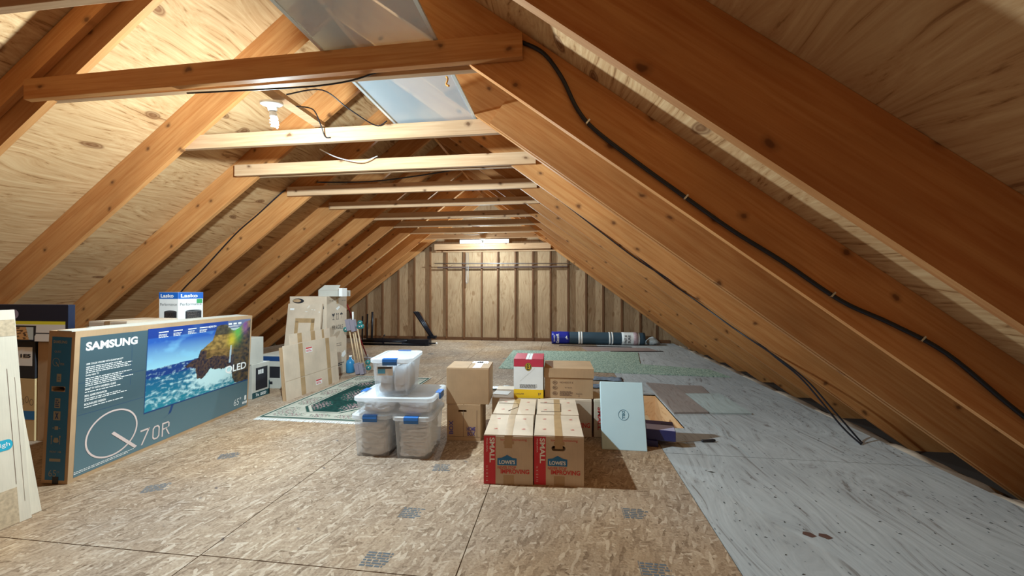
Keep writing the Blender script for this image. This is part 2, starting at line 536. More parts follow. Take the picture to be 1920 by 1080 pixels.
# floor sheets with narrow gaps, a dark layer below, and the hatch hole cut through
HX0, HX1, HY0, HY1 = .40, 1.08, 3.58, 4.76
def sheets(rects, name, mat, z0=-.018, z1=0, g=.0025):
    mb = MB()
    for x0, x1, y0, y1 in rects:
        parts = [(x0 + g, x1 - g, y0 + g, y1 - g)]
        a, b, c, d = parts[0]
        if a < HX1 and b > HX0 and c < HY1 and d > HY0:
            ix0, ix1, iy0, iy1 = max(a, HX0), min(b, HX1), max(c, HY0), min(d, HY1)
            parts = [p for p in [(a, b, c, iy0), (a, b, iy1, d), (a, ix0, iy0, iy1), (ix1, b, iy0, iy1)] if p[1] - p[0] > .004 and p[3] - p[2] > .004]
        for q in parts: mb.box(q[0], q[1], q[2], q[3], z0, z1)
    return mb.build(name, mat, kind='structure')
cols = [-6.3, -4.02, -2.825, -1.633, -.446, .755]
rects = []
for i in range(len(cols) - 1):
    ys = [[-2, 1.3, 5.6, WALLY], [-2, 1.57, 5.35, WALLY], [-2, 1.575, 5.35, WALLY], [-2, 1.585, 5.35, 7.8, WALLY], [-2, 1.20, 4.76, 7.2, WALLY]][i]
    for a, b in zip(ys[:-1], ys[1:]): rects.append((cols[i], cols[i + 1], a, b))
fl = sheets(rects, 'floor', M['osb'])
prects = [(.755, 2.53, -2, 3.02), (.755, 1.349, 3.02, 5.3), (1.349, 2.53, 3.02, 5.3), (.755, 2.53, 5.3, WALLY)]
fl2 = sheets(prects, 'floor', M['floorply'])
sub = MB()
for q in [(-6.3, HX0, -2, WALLY), (HX1, 2.53, -2, WALLY), (HX0, HX1, -2, HY0), (HX0, HX1, HY1, WALLY)]:
    sub.box(*q, -.03, -.0185)
sub.box(2.53, 3.4, -2, WALLY, -.16, -.14)
sub.box(-7.2, -6.3, -2, WALLY, -.16, -.14)
sub.build('floor', M['black'], kind='structure')

# mill stamps on the strand board (printed marks of the floor)
for k, (x, y, a) in enumerate([(-2.466, 2.086, 30), (-.814, 2.03, 0), (-.814, 2.574, 5), (.386, 2.178, 0), (.393, 1.745, 0), (-.83, 1.66, 0), (-2.42, 2.56, 30), (-1.0, 6.9, 0), (-2.5, 7.2, 0)]):
    mb = MB()
    fine_print(mb, 'top', (0, 0, 0), -.055, -.05, .075, .05, 6, seed=k + 3, gap=.35, off=.0006)
    if k in (3, 4): quad(mb, 'top', (0, 0, 0), -.062, -.055, -.059, .055, .0006)
    mb.build('grade_stamp', M['stampink'], fl, loc=(x, y, 0), rot=(0, 0, R(a)))
mb = MB()
for x, y, s in [(1.205, 2.10, .030), (1.275, 2.095, .030)]:
    poly(mb, 'top', (0, 0, 0), [(x - s, y), (x - s * .5, y + s * .8), (x + s * .6, y + s * .6), (x + s, y - s * .3), (x, y - s * .8)], .0007)
mb.build('brown_stain', plain('brown_stain', (.10, .05, .04), .6), fl2)

# small leaf and wood crumbs lying on the grey floor, too many and small to count
rd = random.Random(21); mb = MB()
for k in range(420):
    x = rd.uniform(.85, 2.48); y = rd.uniform(1.5, 5.6)
    if HX0 - .05 < x < HX1 + .05 and HY0 - .05 < y < HY1 + .05: continue
    if x < 1.9 and 2.9 < y < 5.3: continue
    a = rd.uniform(0, PI); l = rd.uniform(.003, .010) * (3 if k % 60 == 0 else 1); w_ = l * rd.uniform(.25, .6)
    c, s_ = math.cos(a), math.sin(a)
    mb.add([(x + c * u - s_ * v, y + s_ * u + c * v, .0006 + .0015 * (i % 2)) for i, (u, v) in enumerate([(-l, 0), (0, -w_), (l, 0), (0, w_)])], [(0, 1, 2, 3)])
mb.build('floor_debris', plain('dark_crumbs', (.05, .05, .045), .8), label='scattered dark crumbs and leaf bits on the grey plywood floor', cat='debris', kind='stuff')

# roof sheathing, one board deck per slope
def slope_obj(mb, name, mat, side, y=0, **k):
    return mb.build(name, mat, loc=(RX, y, RIDGEZ), rot=(0, SL, 0) if side > 0 else (0, SL, PI), **k)
for side in (1, -1):
    mb = MB(); L = 6.6
    y0, y1 = (-1.6, WALLY + .1) if side > 0 else (-WALLY - .1, 1.6)
    mb.box(-.75 * RD - .01, L, y0, y1, RD + .001, RD + .019)
    slope_obj(mb, 'ceiling', M['sheath'], side, kind='structure')
mb = MB(); mb.box(RX - .019, RX + .019, -1.6, WALLY, RIDGEZ - .02, RIDGEZ + .30)
mb2 = MB(); mb2.box(-1.6, WALLY, -.019, .019, -.02, .30)
mb2.build('ridge_board', M['rafter'], loc=(RX, 0, RIDGEZ + .02), rot=(0, 0, R(90)), label='long board running along the roof peak above all the cross ties', cat='roof board')

# rafters
nearY = [-.42, .40, 1.23, 2.01, 2.86, 3.68, 4.535, 5.34, 6.17, 6.955, 7.77, 8.63, 9.22]
LEN = (3.1 - RX) / .8
def rafter_mesh():
    mb = MB(); t = .019; x0 = .024
    pr = [(x0, 0), (LEN, 0), (LEN, RD), (x0 - .75 * RD, RD)]
    mb.prism(pr, -t, t, 'y'); return mb
ordn = ['first', 'second', 'third', 'fourth', 'fifth', 'sixth', 'seventh', 'eighth', 'ninth', 'tenth', 'eleventh', 'twelfth', 'thirteenth']
rm = None
for side in (1, -1):
    for i, y in enumerate(nearY[1:] if side > 0 else nearY[2:]):
        k = (i + 1) if side > 0 else (i + 2)
        yc = y + .019 + (.02 if side < 0 else 0)
        if rm is None:
            o = slope_obj(rafter_mesh(), 'roof_rafter', M['rafter'], side, yc); rm = o
        else:
            o = rm.copy(); COL.objects.link(o)
            o.location = (RX, yc, RIDGEZ); o.rotation_euler = (0, SL, 0) if side > 0 else (0, SL, PI)
        sd = 'right' if side > 0 else 'left'
        extra = {(1, 2): 'wide dark orange rafter nearest the camera high on the right slope',
                 (1, 3): 'orange rafter on the right slope with the thick black cable along its face',
                 (1, 4): 'tan rafter on the right slope just past the one carrying the black cable',
                 (1, 5): 'knotty tan rafter with brown stains, right slope, crossed by a thin cable',
                 (1, 12): 'last rafter on the right slope, brightly lit against the gable wall',
                 (1, 1): 'rafter above and beside the camera on the right slope',
                 (-1, 3): 'dark brown rafter at top left where the big nearest cross tie ends',
                 (-1, 4): 'tan rafter descending to the far left picture edge past the bright plywood',
                 (-1, 5): 'reddish stained rafter on the left slope, second past the lamp side plywood',
                 (-1, 6): 'tan rafter on the left slope with a thin black cable beside it',
                 (-1, 12): 'last rafter on the left slope, dark against the gable wall',
                 (-1, 2): 'rafter above the camera on the left slope'}.get((side, k), None)
        tag(o, extra or '%s rafter on the %s slope, %s counting back from the gable wall' % ('brown wooden', sd, ordn[12 - k]), 'rafter', 'rafters of the %s slope' % sd)
def side_board(name, side, y, xa, xb, zoff, dep, label):
    mb = MB(); mb.box(xa, xb, -.019, .019, zoff, zoff + dep)
    return slope_obj(mb, name, M['rafter'], side, y, label=label, cat='board')
side_board('sister_board', 1, 2.838, (-.645 - RX) / .8 + .14, LEN - .05, 0.004, RD - .01, 'pale board with square cut top end nailed onto a right slope rafter')
side_board('sister_board', -1, 2.009, 0.35, LEN, .140, RD - .145, 'dark doubled board behind the left end of the nearest cross tie')

# collar ties
def tie(yn, xl, xr, label, z=TIEZ, hgt=.115, tilt=0, mat='tie'):
    mb = MB(); L = xr - xl
    mb.box(0, L, 0, .038, 0, hgt)
    o = mb.build('collar_tie', M[mat], loc=(xl, yn, z), rot=(0, -tilt, 0), bevel=.002)
    return tag(o, label, 'cross tie', 'cross ties between the roof slopes')
tie(1.345, -3.6, -.30, 'cross tie at the very top left corner, only its pale underside showing')
tie(1.968, -3.265, -.20, 'nearest big dark brown cross tie whose cut right end overlaps the cabled rafter', z=2.372, hgt=.125, tilt=math.atan(.028 / 3.06), mat='rafter')
tie(2.052, -3.25, -.42, 'cross tie right behind the nearest one, lit pale along its underside', hgt=.11)
tie(2.902, -3.30, -.44, 'bright tan cross tie just beyond the near light bulb')
tie(3.640, -3.385, -.245, 'bright cross tie with a visible square left end, second beyond the bulb')
tie(3.722, -3.30, -.40, 'cross tie doubled behind the square ended bright one', hgt=.09)
tie(4.495, -3.44, -.29, 'brown cross tie third beyond the near bulb')
tie(5.300, -3.39, -.31, 'fourth cross tie beyond the near bulb, thin and brown', hgt=.10)
tie(6.212, -3.25, -.44, 'fifth cross tie beyond the near bulb, with paper scraps beneath')
tie(6.997, -3.25, -.44, 'sixth cross tie beyond the near bulb')
tie(7.812, -3.25, -.44, 'seventh cross tie beyond the near bulb, reddish')
tie(8.672, -3.25, -.44, 'eighth cross tie beyond the near bulb, just above the far bulb')
tie(8.98, -3.03, -.26, 'low pale cross board behind the far bulb in front of the gable wall', z=2.185, hgt=.135)

# gable wall
mb = MB()
gx0, gx1 = -6.3, 2.65
def roofz(x): return RIDGEZ - .75 * abs(x - RX)
pts = [(-6.9, -.1), (3.2, -.1), (3.2, roofz(3.2) + .35), (RX, RIDGEZ + .35), (-6.9, roofz(-6.9) + .35)]
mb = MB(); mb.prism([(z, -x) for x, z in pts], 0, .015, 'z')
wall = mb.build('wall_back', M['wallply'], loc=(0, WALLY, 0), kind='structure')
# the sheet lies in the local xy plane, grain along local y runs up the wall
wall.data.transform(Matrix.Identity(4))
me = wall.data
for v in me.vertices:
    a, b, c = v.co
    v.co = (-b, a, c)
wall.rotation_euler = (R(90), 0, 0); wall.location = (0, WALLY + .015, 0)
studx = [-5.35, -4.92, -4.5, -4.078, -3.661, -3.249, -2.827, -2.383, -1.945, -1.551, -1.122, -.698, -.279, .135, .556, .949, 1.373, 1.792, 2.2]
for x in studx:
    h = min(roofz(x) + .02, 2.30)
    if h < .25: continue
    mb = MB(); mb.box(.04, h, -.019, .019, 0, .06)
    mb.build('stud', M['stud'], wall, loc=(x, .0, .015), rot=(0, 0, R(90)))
mb = MB(); mb.box(-5.9, 2.45, 0, .075, 0, .04)
mb.build('bottom_plate', M['stud'], wall, loc=(0, 0, .015), rot=(0, 0, 0))
for v in wall.children[-1].data.vertices:
    v.co = (v.co.x, v.co.z, v.co.y)
mb = MB(); mb.box(-3.1, -.1, -.04, .0, 0, .07)
mb.build('header', M['tie'], wall, loc=(0, 2.20, .015))
# thin rod fixed across the studs
mb = MB(); mb.tube([(-3.1, 9.20, 1.88), (.16, 9.20, 1.85)], .010)
mb.tube([(-2.6, 9.20, 1.875), (-2.6, 9.28, 1.875)], .006); mb.tube([(0.0, 9.20, 1.85), (0.0, 9.28, 1.85)], .006)
mb.build('hanging_rod', M['pipe'], label='thin grey metal rod running across the gable wall studs', cat='rod')
mb = MB(); mb.box(-3.05, .12, 9.26, 9.278, 1.765, 1.80)  # dark strip standing in for the shadow the rod casts on the wall
mb.build('rod_shadow_strip', plain('rod_shadow_tone', (.09, .05, .04), .6), label='dark narrow strip painted as the shadow of the grey rod across the studs', cat='painted shadow')
mb = MB(); mb.tube([(-2.32, 9.25, 2.14), (-2.32, 9.25, 1.42), (-2.30, 9.22, 1.38), (-2.27, 9.25, 1.42), (-2.27, 9.25, 2.14)], .007)
mb.build('conduit', M['pipe'], label='thin grey pipe loop hanging down the upper gable wall', cat='pipe')
mb = MB(); mb.box(-2.42, -1.24, 9.03, 9.045, 2.20, 2.425)
mb.build('foam_strip', M['whitebox'], label='white strip of panel glowing above the far light bulb', cat='panel')

# ------------------------------------------------------------------ hatch
hb = MB()
D = .32
hb.box(HX0 - .02, HX0, HY0 - .02, HY1 + .02, -D, -.019); hb.box(HX1, HX1 + .02, HY0 - .02, HY1 + .02, -D, -.019)
hb.box(HX0, HX1, HY0 - .02, HY0, -D, -.019); hb.box(HX0, HX1, HY1, HY1 + .02, -D, -.019)
hatch = thing('attic_hatch', 'open floor hatch lined in fresh orange plywood beside the pale blue box', 'hatch', (0, 0, 0))
hb.build('frame', M['hatchwood'], hatch)
mb = MB(); mb.box(HX0, HX1, HY0, HY1, -D - .015, -D)
mb.build('door_panel', M['hatchwood'], hatch)
ld = MB()
for x in (HX0 + .12, HX1 - .14): ld.box(x, x + .03, HY0 + .05, HY1 - .1, -D + .002, -D + .09)
ladder = ld.build('ladder_rail', M['pole'], hatch)
for k in range(4):
    y = HY0 + .15 + k * .28
    mb = MB(); mb.box(HX0 + .15, HX1 - .14, y, y + .09, -D + .05, -D + .07)
    mb.build('step', M['pole'], hatch)

# ------------------------------------------------------------------ insulation at the right eave
for i in range(3, 12):
    ya, yb = nearY[i] + .05, nearY[i + 1] - .01
    vs = []; nx_, ny_ = 8, 12
    for j in range(ny_ + 1):
        for k in range(nx_ + 1):
            a, b = k / nx_, j / ny_
            vs.append((2.545 + .28 * a, ya + (yb - ya) * b, -.14 + .13 * math.sin(PI * b) ** .4 * (1 - a * .8) * math.sin(PI * (.15 + .85 * a)) ** .3 + .02 * nz(a * 3 + i, b * 5) + .03))
    fs = [(j * (nx_ + 1) + k, j * (nx_ + 1) + k + 1, (j + 1) * (nx_ + 1) + k + 1, (j + 1) * (nx_ + 1) + k) for j in range(ny_) for k in range(nx_)]
    mb = MB(); mb.add(vs, fs, True)
    o = mb.build('insulation_batt', M['insul'], label='pale insulation along the right floor edge, %s rafter bay counting back from the gable wall' % ordn[11 - i], cat='insulation', group='insulation along the right eave')
    sm = o.modifiers.new('s', 'SOLIDIFY'); sm.thickness = .03

# ================================================================== LIGHT BULBS
def spiral(mb, M_, turns=3.2, r=.021, h=.06, tr=.0055):
    pts = []
    n = int(turns * 12)
    for k in range(n + 1):
        t = k / n
        rr = r * (1 - .35 * max(0, t - .75) * 4)
        a = 2 * PI * turns * t
        pts.append((rr * math.cos(a), rr * math.sin(a), -h * t))
    mb.tube(pts, tr, 6, M=M_)
def lamp(loc, label, mat, base_r=.07, tilt=12):
    t = thing('bulb_fixture', label, 'light', loc, rot=(R(tilt), 0, 0))
    mb = MB(); mb.lathe([(base_r * .55, .03), (base_r, .022), (base_r, .006), (base_r * .75, -.004), (.03, -.012), (.028, -.035), (0.001, -.035)], 24)
    mb.build('lamp_base', M['ceramic'], t)
    b = thing('light_bulb', None, None, (0, 0, -.035)); b.parent = t
    del_keys = [k for k in b.keys()]
    for k in del_keys: del b[k]
    mb = MB(); mb.lathe([(.014, 0), (.022, -.01), (.025, -.03), (.020, -.045)], 16)
    mb.build('ballast', M['ceramic'], b)
    mb = MB(); spiral(mb, Matrix.Translation((0, 0, -.047)))
    mb.build('glass_tube', mat, b)
    return t
lamp((-1.955, 2.405, 2.462), 'round white ceramic fixture with glowing spiral bulb near the camera', M['bulb'])
lamp((-1.775, 8.60, 2.36), 'small glowing light bulb fixture far back near the gable wall', M['bulb2'], tilt=0)
# the block the near fixture is screwed to
mb = MB(); mb.box(-2.0, -1.91, 2.06, 2.93, 2.538, 2.57)
mb.build('fixture_board', M['tie'], label='short board between cross ties holding the near bulb fixture', cat='board')
mb = MB(); mb.box(-1.85, -1.70, 7.86, 8.66, 2.516, 2.55)
mb.build('fixture_board', M['tie'], label='short board on the ties holding the far bulb fixture', cat='board')
def lamp_light(name, loc, watts, col, soft):
    lp = bpy.data.lights.new(name, 'POINT'); lp.energy = watts; lp.color = col; lp.shadow_soft_size = .03
    lp.use_nodes = True
    nt = lp.node_tree
    em = [n for n in nt.nodes if n.type == 'EMISSION'][0]
    fo = nt.nodes.new('ShaderNodeLightFalloff'); fo.inputs['Strength'].default_value = 1; fo.inputs['Smooth'].default_value = soft
    nt.links.new(fo.outputs['Quadratic'], em.inputs['Strength'])
    o = bpy.data.objects.new(name, lp); COL.objects.link(o); o.location = loc
lamp_light('near_bulb_light', (-1.955, 2.42, 2.30), 560, (.73, .92, 1.0), 2.5)
lamp_light('far_bulb_light', (-1.775, 8.60, 2.19), 420, (.73, .92, 1.0), 3.0)

# ================================================================== CABLES
def smooth(path, n=6):
    P = [Vector(p) for p in path]; out = []
    for i in range(len(P) - 1):
        p0 = P[max(i - 1, 0)]; p1 = P[i]; p2 = P[i + 1]; p3 = P[min(i + 2, len(P) - 1)]
        for k in range(n):
            t = k / n
            out.append(.5 * ((2 * p1) + (-p0 + p2) * t + (2 * p0 - 5 * p1 + 4 * p2 - p3) * t * t + (-p0 + 3 * p1 - 3 * p2 + p3) * t ** 3))
    out.append(P[-1]); return out
def cable(path, r, label, mat='cable', clips=()):
    mb = MB(); mb.tube(smooth(path), r, 8)
    if not clips:
        return mb.build('cable', M[mat], label=label, cat='cable')
    t = thing('cable', label, 'cable', (0, 0, 0))
    mb.build('sheath', M[mat], t)
    for x, y, z in clips:
        mb = MB(); mb.box(-.004, .004, -.014, .002, -.014, .014, Matrix.Translation((x, y, z)) @ Matrix.Rotation(R(40), 4, 'Y'))
        mb.build('staple', M['metal'], t)
yc = 1.998
cable([(-.23, yc, 2.50), (-.204, yc, 2.49), (-.093, yc, 2.423), (.0, yc, 2.29), (.075, yc, 2.13), (.16, yc, 2.02), (.36, yc, 1.85), (.60, yc, 1.66), (.82, yc, 1.49), (1.04, yc, 1.34), (1.29, yc, 1.155), (1.50, yc, 1.05), (1.72, yc, .92), (1.96, yc, .70), (2.15, yc, .54), (2.4, yc, .36)],
      .0105, 'thick black cable stapled along the big orange rafter on the right', clips=[(.13, yc, 2.055), (.60, yc, 1.66), (1.25, yc, 1.185), (1.62, yc, .985)])
cable([(-.055, 4.50, 2.267), (.396, 4.5, 1.902), (.806, 4.5, 1.575), (1.092, 4.5, 1.384), (1.374, 4.46, 1.206), (1.55, 4.0, .98), (1.70, 3.82, .80), (1.86, 3.70, .62), (2.03, 3.60, .44), (2.225, 3.46, .12), (2.313, 3.371, .004)],
      .007, 'black cable dropping from the right rafters to the floor, lower strand')
cable([(.806, 4.505, 1.62), (1.092, 4.505, 1.37), (1.429, 4.45, 1.106), (1.574, 3.85, .86), (1.80, 3.62, .655), (2.00, 3.52, .47), (2.15, 3.45, .26), (2.305, 3.41, .05), (2.335, 3.39, .008)],
      .007, 'black cable beside its twin strand, upper of the two above the floor')
cable([(-3.50, 4.60, 2.50), (-3.544, 4.54, 2.46), (-3.883, 4.53, 2.179), (-4.189, 4.53, 1.941), (-4.656, 4.53, 1.49), (-4.933, 4.53, 1.243), (-5.1, 4.53, 1.05)],
      .0075, 'thin black cable running down the left slope behind the white fan box')
cable([(-1.88, 2.55, 2.52), (-1.89, 2.75, 2.59), (-1.90, 2.86, 2.52), (-1.885, 2.895, 2.44), (-1.84, 2.895, 2.43)], .005, 'short thin cable curling from the near fixture to the next tie')
cable([(-1.89, 2.46, 2.56), (-1.75, 2.65, 2.68), (-1.60, 2.75, 2.58), (-1.45, 2.88, 2.50), (-1.36, 2.89, 2.535)], .005, 'thin cable sagging across the gap right of the near fixture')
cable([(-2.30, 3.45, 2.56), (-2.15, 3.5, 2.49), (-1.95, 3.56, 2.46), (-1.80, 3.62, 2.53)], .005, 'pale thin cable looping beyond the bright cross tie', 'cablewhite')
cable([(-2.2, 2.03, 2.372), (-1.9, 2.03, 2.366), (-1.6, 2.03, 2.36), (-1.35, 2.03, 2.36), (-1.16, 2.035, 2.38), (-1.0, 2.035, 2.42)], .005, 'cable lying under the gap between the two nearest cross ties')
cable([(-2.9, 4.3, 2.50), (-2.2, 4.25, 2.47), (-1.6, 4.2, 2.50), (-1.0, 4.2, 2.56), (-.45, 4.35, 2.58), (-.25, 4.46, 2.45), (-.22, 4.49, 2.38)], .008, 'black cable strung across behind the second bright tie')
cable([(-2.25, 8.5, 2.50), (-2.1, 8.45, 2.46), (-1.9, 8.5, 2.46), (-1.75, 8.58, 2.50)], .007, 'white cable hanging at the far bulb', 'cablewhite')

# ================================================================== WINDOW SCREEN lying on the ties
ws = thing('window_screen', 'aluminium framed insect screen lying across the cross ties near the peak', 'window screen', (-.99, 2.55, 2.530))
for x in (-.335, .315):
    mb = MB(); mb.box(x, x + .02, -1.9, .44, 0, .012); mb.build('side_rail', M['aluminium'], ws)
for y in (-1.9, .42):
    mb = MB(); mb.box(-.315, .315, y, y + .02, 0, .012); mb.build('end_rail', M['aluminium'], ws)
mb = MB(); mb.box(-.315, .315, -1.88, .42, .004, .0055)
mb.build('mesh', M['screen'], ws)
mb = MB(); mb.tube(smooth([(-.70, 2.30, 2.512), (-.69, 2.29, 2.49), (-.705, 2.31, 2.47), (-.685, 2.3, 2.455)]), .006, 6)
mb.build('twine_knot', plain('orange_twine', (.7, .30, .04), .8), label='small orange twine knot hanging from the screen rail', cat='string')

# ================================================================== BOXES
def open_front(mb, w, d, h, hole, depth=.05):
    """box w,d,h centred on x, y 0..d, with an oval hand hole cut in the front face (hole = cx, cz, half w, half h)"""
    cx, cz, hw, hh = hole
    x0, x1 = -w / 2, w / 2
    mb.add([(x0, 0, 0), (x1, 0, 0), (x1, d, 0), (x0, d, 0), (x0, 0, h), (x1, 0, h), (x1, d, h), (x0, d, h)],
           [(0, 3, 2, 1), (4, 5, 6, 7), (1, 2, 6, 5), (2, 3, 7, 6), (3, 0, 4, 7)])
    n = 24; inn = []; out = []
    for k in range(n):
        a = 2 * PI * k / n + PI / n
        c, s_ = math.cos(a), math.sin(a)
        ex = hw - hh
        inn.append((cx + (ex if c > 0 else -ex) + hh * c, cz + hh * s_))
        t = min((x1 - cx) / c if c > 0 else (x0 - cx) / c, (h - cz) / s_ if s_ > 0 else (0 - cz) / s_)
        out.append((cx + c * t, cz + s_ * t))
    # insert exact corners by snapping the nearest outer point
    for c_ in ((x0, 0), (x1, 0), (x0, h), (x1, h)):
        i = min(range(n), key=lambda q: (out[q][0] - c_[0]) ** 2 + (out[q][1] - c_[1]) ** 2)
        out[i] = c_
    b = [(p[0], 0, p[1]) for p in inn] + [(p[0], 0, p[1]) for p in out] + [(p[0], depth, p[1]) for p in inn]
    fs = [(i, n + i, n + (i + 1) % n, (i + 1) % n) for i in range(n)] + [(i, (i + 1) % n, 2 * n + (i + 1) % n, 2 * n + i) for i in range(n)]
    mb.add(b, [f[::-1] for f in fs])
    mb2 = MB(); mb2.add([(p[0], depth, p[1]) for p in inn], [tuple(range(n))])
    return mb2

def carton(name, label, cat, loc, rz, w, d, h, mat='card', flaps=True, tape='tape', hole=None, group=None, rot=None, bevel=.003):
    t = thing(name, label, cat, loc, rz, group, rot)
    mb = MB()
    hh = h - (.006 if flaps else 0)
    if hole:
        back = open_front(mb, w, d, hh, hole)
        body = mb.build('body', M[mat], t)
        back.build('hand_hole', M['darkhole'], body)
    else:
        mb.box(-w / 2, w / 2, 0, d, 0, hh)
        mb.build('body', M[mat], t, bevel=bevel)
    if flaps:
        for s in (-1, 1):
            f = MB()
            a, b = (.0015, w / 2 - .001) if s > 0 else (-w / 2 + .001, -.0015)
            f.box(a, b, .002, d - .002, hh + .0005, h)
            f.build('flap', M[mat], t)
    if tape and flaps:
        tp = MB(); tw = .024
        tp.box(-tw, tw, -.0015, d + .0015, h, h + .001)
        tp.box(-tw, tw, -.0015, -.0004, h - min(.30 * h, .08), h)
        tp.build('tape', M[tape], t)
    return t

# --- the four home store moving boxes at the front
def store_box(label, loc, rz, d=.405, hole=True, front=True, w=.306, h=.306, cut=False):
    t = carton('moving_box', label, 'box', loc, rz, w, d, h, 'card2', hole=(-.002, .228, .043, .0165) if hole else None, group='home store moving boxes')
    o = (-w / 2, 0, 0)
    if front:
        mb = MB(); quad(mb, 'front', o, .0, .002, .073, .30); quad(mb, 'left', (-w / 2, .075, 0), .0, .002, .075, .30); mb.build('red_stripe', M['red'], t)
        mb = MB(); write(mb, 'front', o, 'SMALL', .036, .135, .068, .29, -90, .03)
        write(mb, 'front', o, 'PEQUEÑA', .015, .20, .026, .285, -90)
        write(mb, 'front', o, '16 X 12 X 12', .014, .02, .026, .115, -90, spacing=1.5)
        mb.build('size_lettering', M['white'], t)
        mb = MB(); poly(mb, 'front', o, [(.085, .120), (.205, .120), (.205, .163), (.180, .166), (.146, .184), (.112, .166), (.085, .163)])
        lg = mb.build('blue_logo', M['blue'], t)
        mb = MB(); write(mb, 'front', o, "LOWE'S", .095, .128, .195, .152, 0, .03, .0016); mb.build('lettering', M['white'], lg)
        mb = MB(); write(mb, 'front', o, 'NEVER STOP', .086, .097, .200, .115, 0, .01); write(mb, 'front', o, 'IMPROVING', .105, .068, .283, .096, 0, .03)
        write(mb, 'front', o, 'lowes.com/moving', .105, .268, .268, .286, 0, .0)
        mb.build('red_lettering', M['redtext'], t)
        mb = MB(); mb.box(-.030, .035, -.0012, -.0003, .002, .058); mb.box(-.030, .035, -.0012, -.0003, .250, .268)
        mb.build('front_tape', M['tape'], t)
    mb = MB()
    for sx in (-.09, .09):
        for y in (.10, .30):
            write(mb, 'top', (sx, y, h + .0002), '16', -.012, 0, .012, .02, 90, .0); pass
    mb.build('top_print', M['redtext'], t)
    if cut:
        mb = MB()
        q = [(-.14, .27), (.015, .255), (.02, .17), (-.045, .07)] if cut == 1 else [(-.13, .29), (.03, .275), (.025, .07), (-.12, .065)]
        mb.tube([(x, y, h + .001) for x, y in q], .0025, 5)
        mb.build('torn_slit', M['darkhole'], t)
    return t
store_box('front left small moving box with brown tape over its hand hole', (-.333, 2.402, 0), 3.5, hole=False)
store_box('front right small moving box with an open oval hand hole', (-.022, 2.428, 0), 2.2)
store_box('moving box directly behind the front left one, torn slit in its top', (-.352, 2.818, 0), 2.0, hole=False, front=False, cut=1)
store_box('moving box directly behind the front right one, square cut flap on top', (-.034, 2.842, 0), 2.0, hole=False, front=False, cut=2)
t = carton('moving_box', 'cardboard box under the red, white and yellow carton', 'box', (-.392, 3.255, 0), 1.5, .395, .405, .303, 'card2', group='home store moving boxes')
t = carton('moving_box', 'moving box under the lidded file box, red letters on its front', 'box', (.028, 3.262, 0), 1, .425, .40, .303, 'card2', tape=None, group='home store moving boxes')
mb = MB(); write(mb, 'front', (-.2025, 0, 0), 'IMPROVING', .19, .075, .40, .115, 0, .03); mb.build('red_lettering', M['redtext'], t)
mb = MB(); quad(mb, 'right', (.2125, 0, 0), .0, .002, .06, .30); mb.build('red_stripe', M['red'], t)
t = carton('moving_box', 'cardboard box behind the pale blue leaning box', 'box', (.345, 3.27, 0), 0, .175, .28, .305, 'cardpale', group='home store moving boxes')
mb = MB(); write(mb, 'front', (-.0875, 0, 0), 'SMALL', .03, .06, .06, .25, -90, .02); mb.build('red_lettering', M['redtext'], t)

# torn white papers on the left rear box
mb = MB(); mb.box(-.075, .065, -.06, .06, 0, .002); mb.build('white_card', M['white'], loc=(-.525, 3.40, .3045), rot=(0, 0, R(-8)), label='white card lying on the rear left moving box', cat='card')

# --- wine carton
wb = carton('wine_carton', 'white carton with red top band, round crest and yellow base band', 'box', (-.281, 3.262, .3042), 1.5, .248, .31, .325, 'whitebox', flaps=True, tape=None)
o = (-.124, 0, 0)
mb = MB(); quad(mb, 'front', o, 0, .262, .248, .324); quad(mb, 'right', (.124, 0, 0), 0, .262, .31, .324); quad(mb, 'top', (-.124, 0, .3254), 0, .0, .0985, .31); quad(mb, 'top', (-.124, 0, .3254), .1495, .0, .248, .31)
mb.build('red_band', plain('crimson_print', (.50, .035, .07), .5), wb)
mb = MB(); quad(mb, 'front', o, 0, .0, .248, .072); quad(mb, 'right', (.124, 0, 0), 0, .0, .31, .072); yb = mb.build('yellow_band', M['yellow'], wb)
mb = MB(); write(mb, 'front', o, '123456789', .012, .028, .085, .040, 0, 0, .0016); write(mb, 'front', o, '1F', .205, .025, .228, .045, 0, .02, .0016); mb.build('lettering', M['inkbrown'], yb)
mb = MB(); poly(mb, 'front', o, ringpts(.121, .262, .028, .034), .0012); cr = mb.build('crest', M['ink'], wb)
mb = MB(); ring(mb, 'front', o, .121, .262, .025, .031, .0025, off=.0016); write(mb, 'front', o, '13', .108, .243, .134, .282, 0, .02, .0016); mb.build('gold_lettering', M['yellow'], cr)
mb = MB(); fine_print(mb, 'front', o, .05, .082, .205, .116, 4, 4); mb.build('fine_print', M['stampink'], wb)
mb = MB(); put(mb, 'front', o, [(.05, .14), (.052, .14), (.178, .25), (.176, .25)], [(0, 1, 2, 3)]); mb.build('crease', M['cardgrey'], wb)

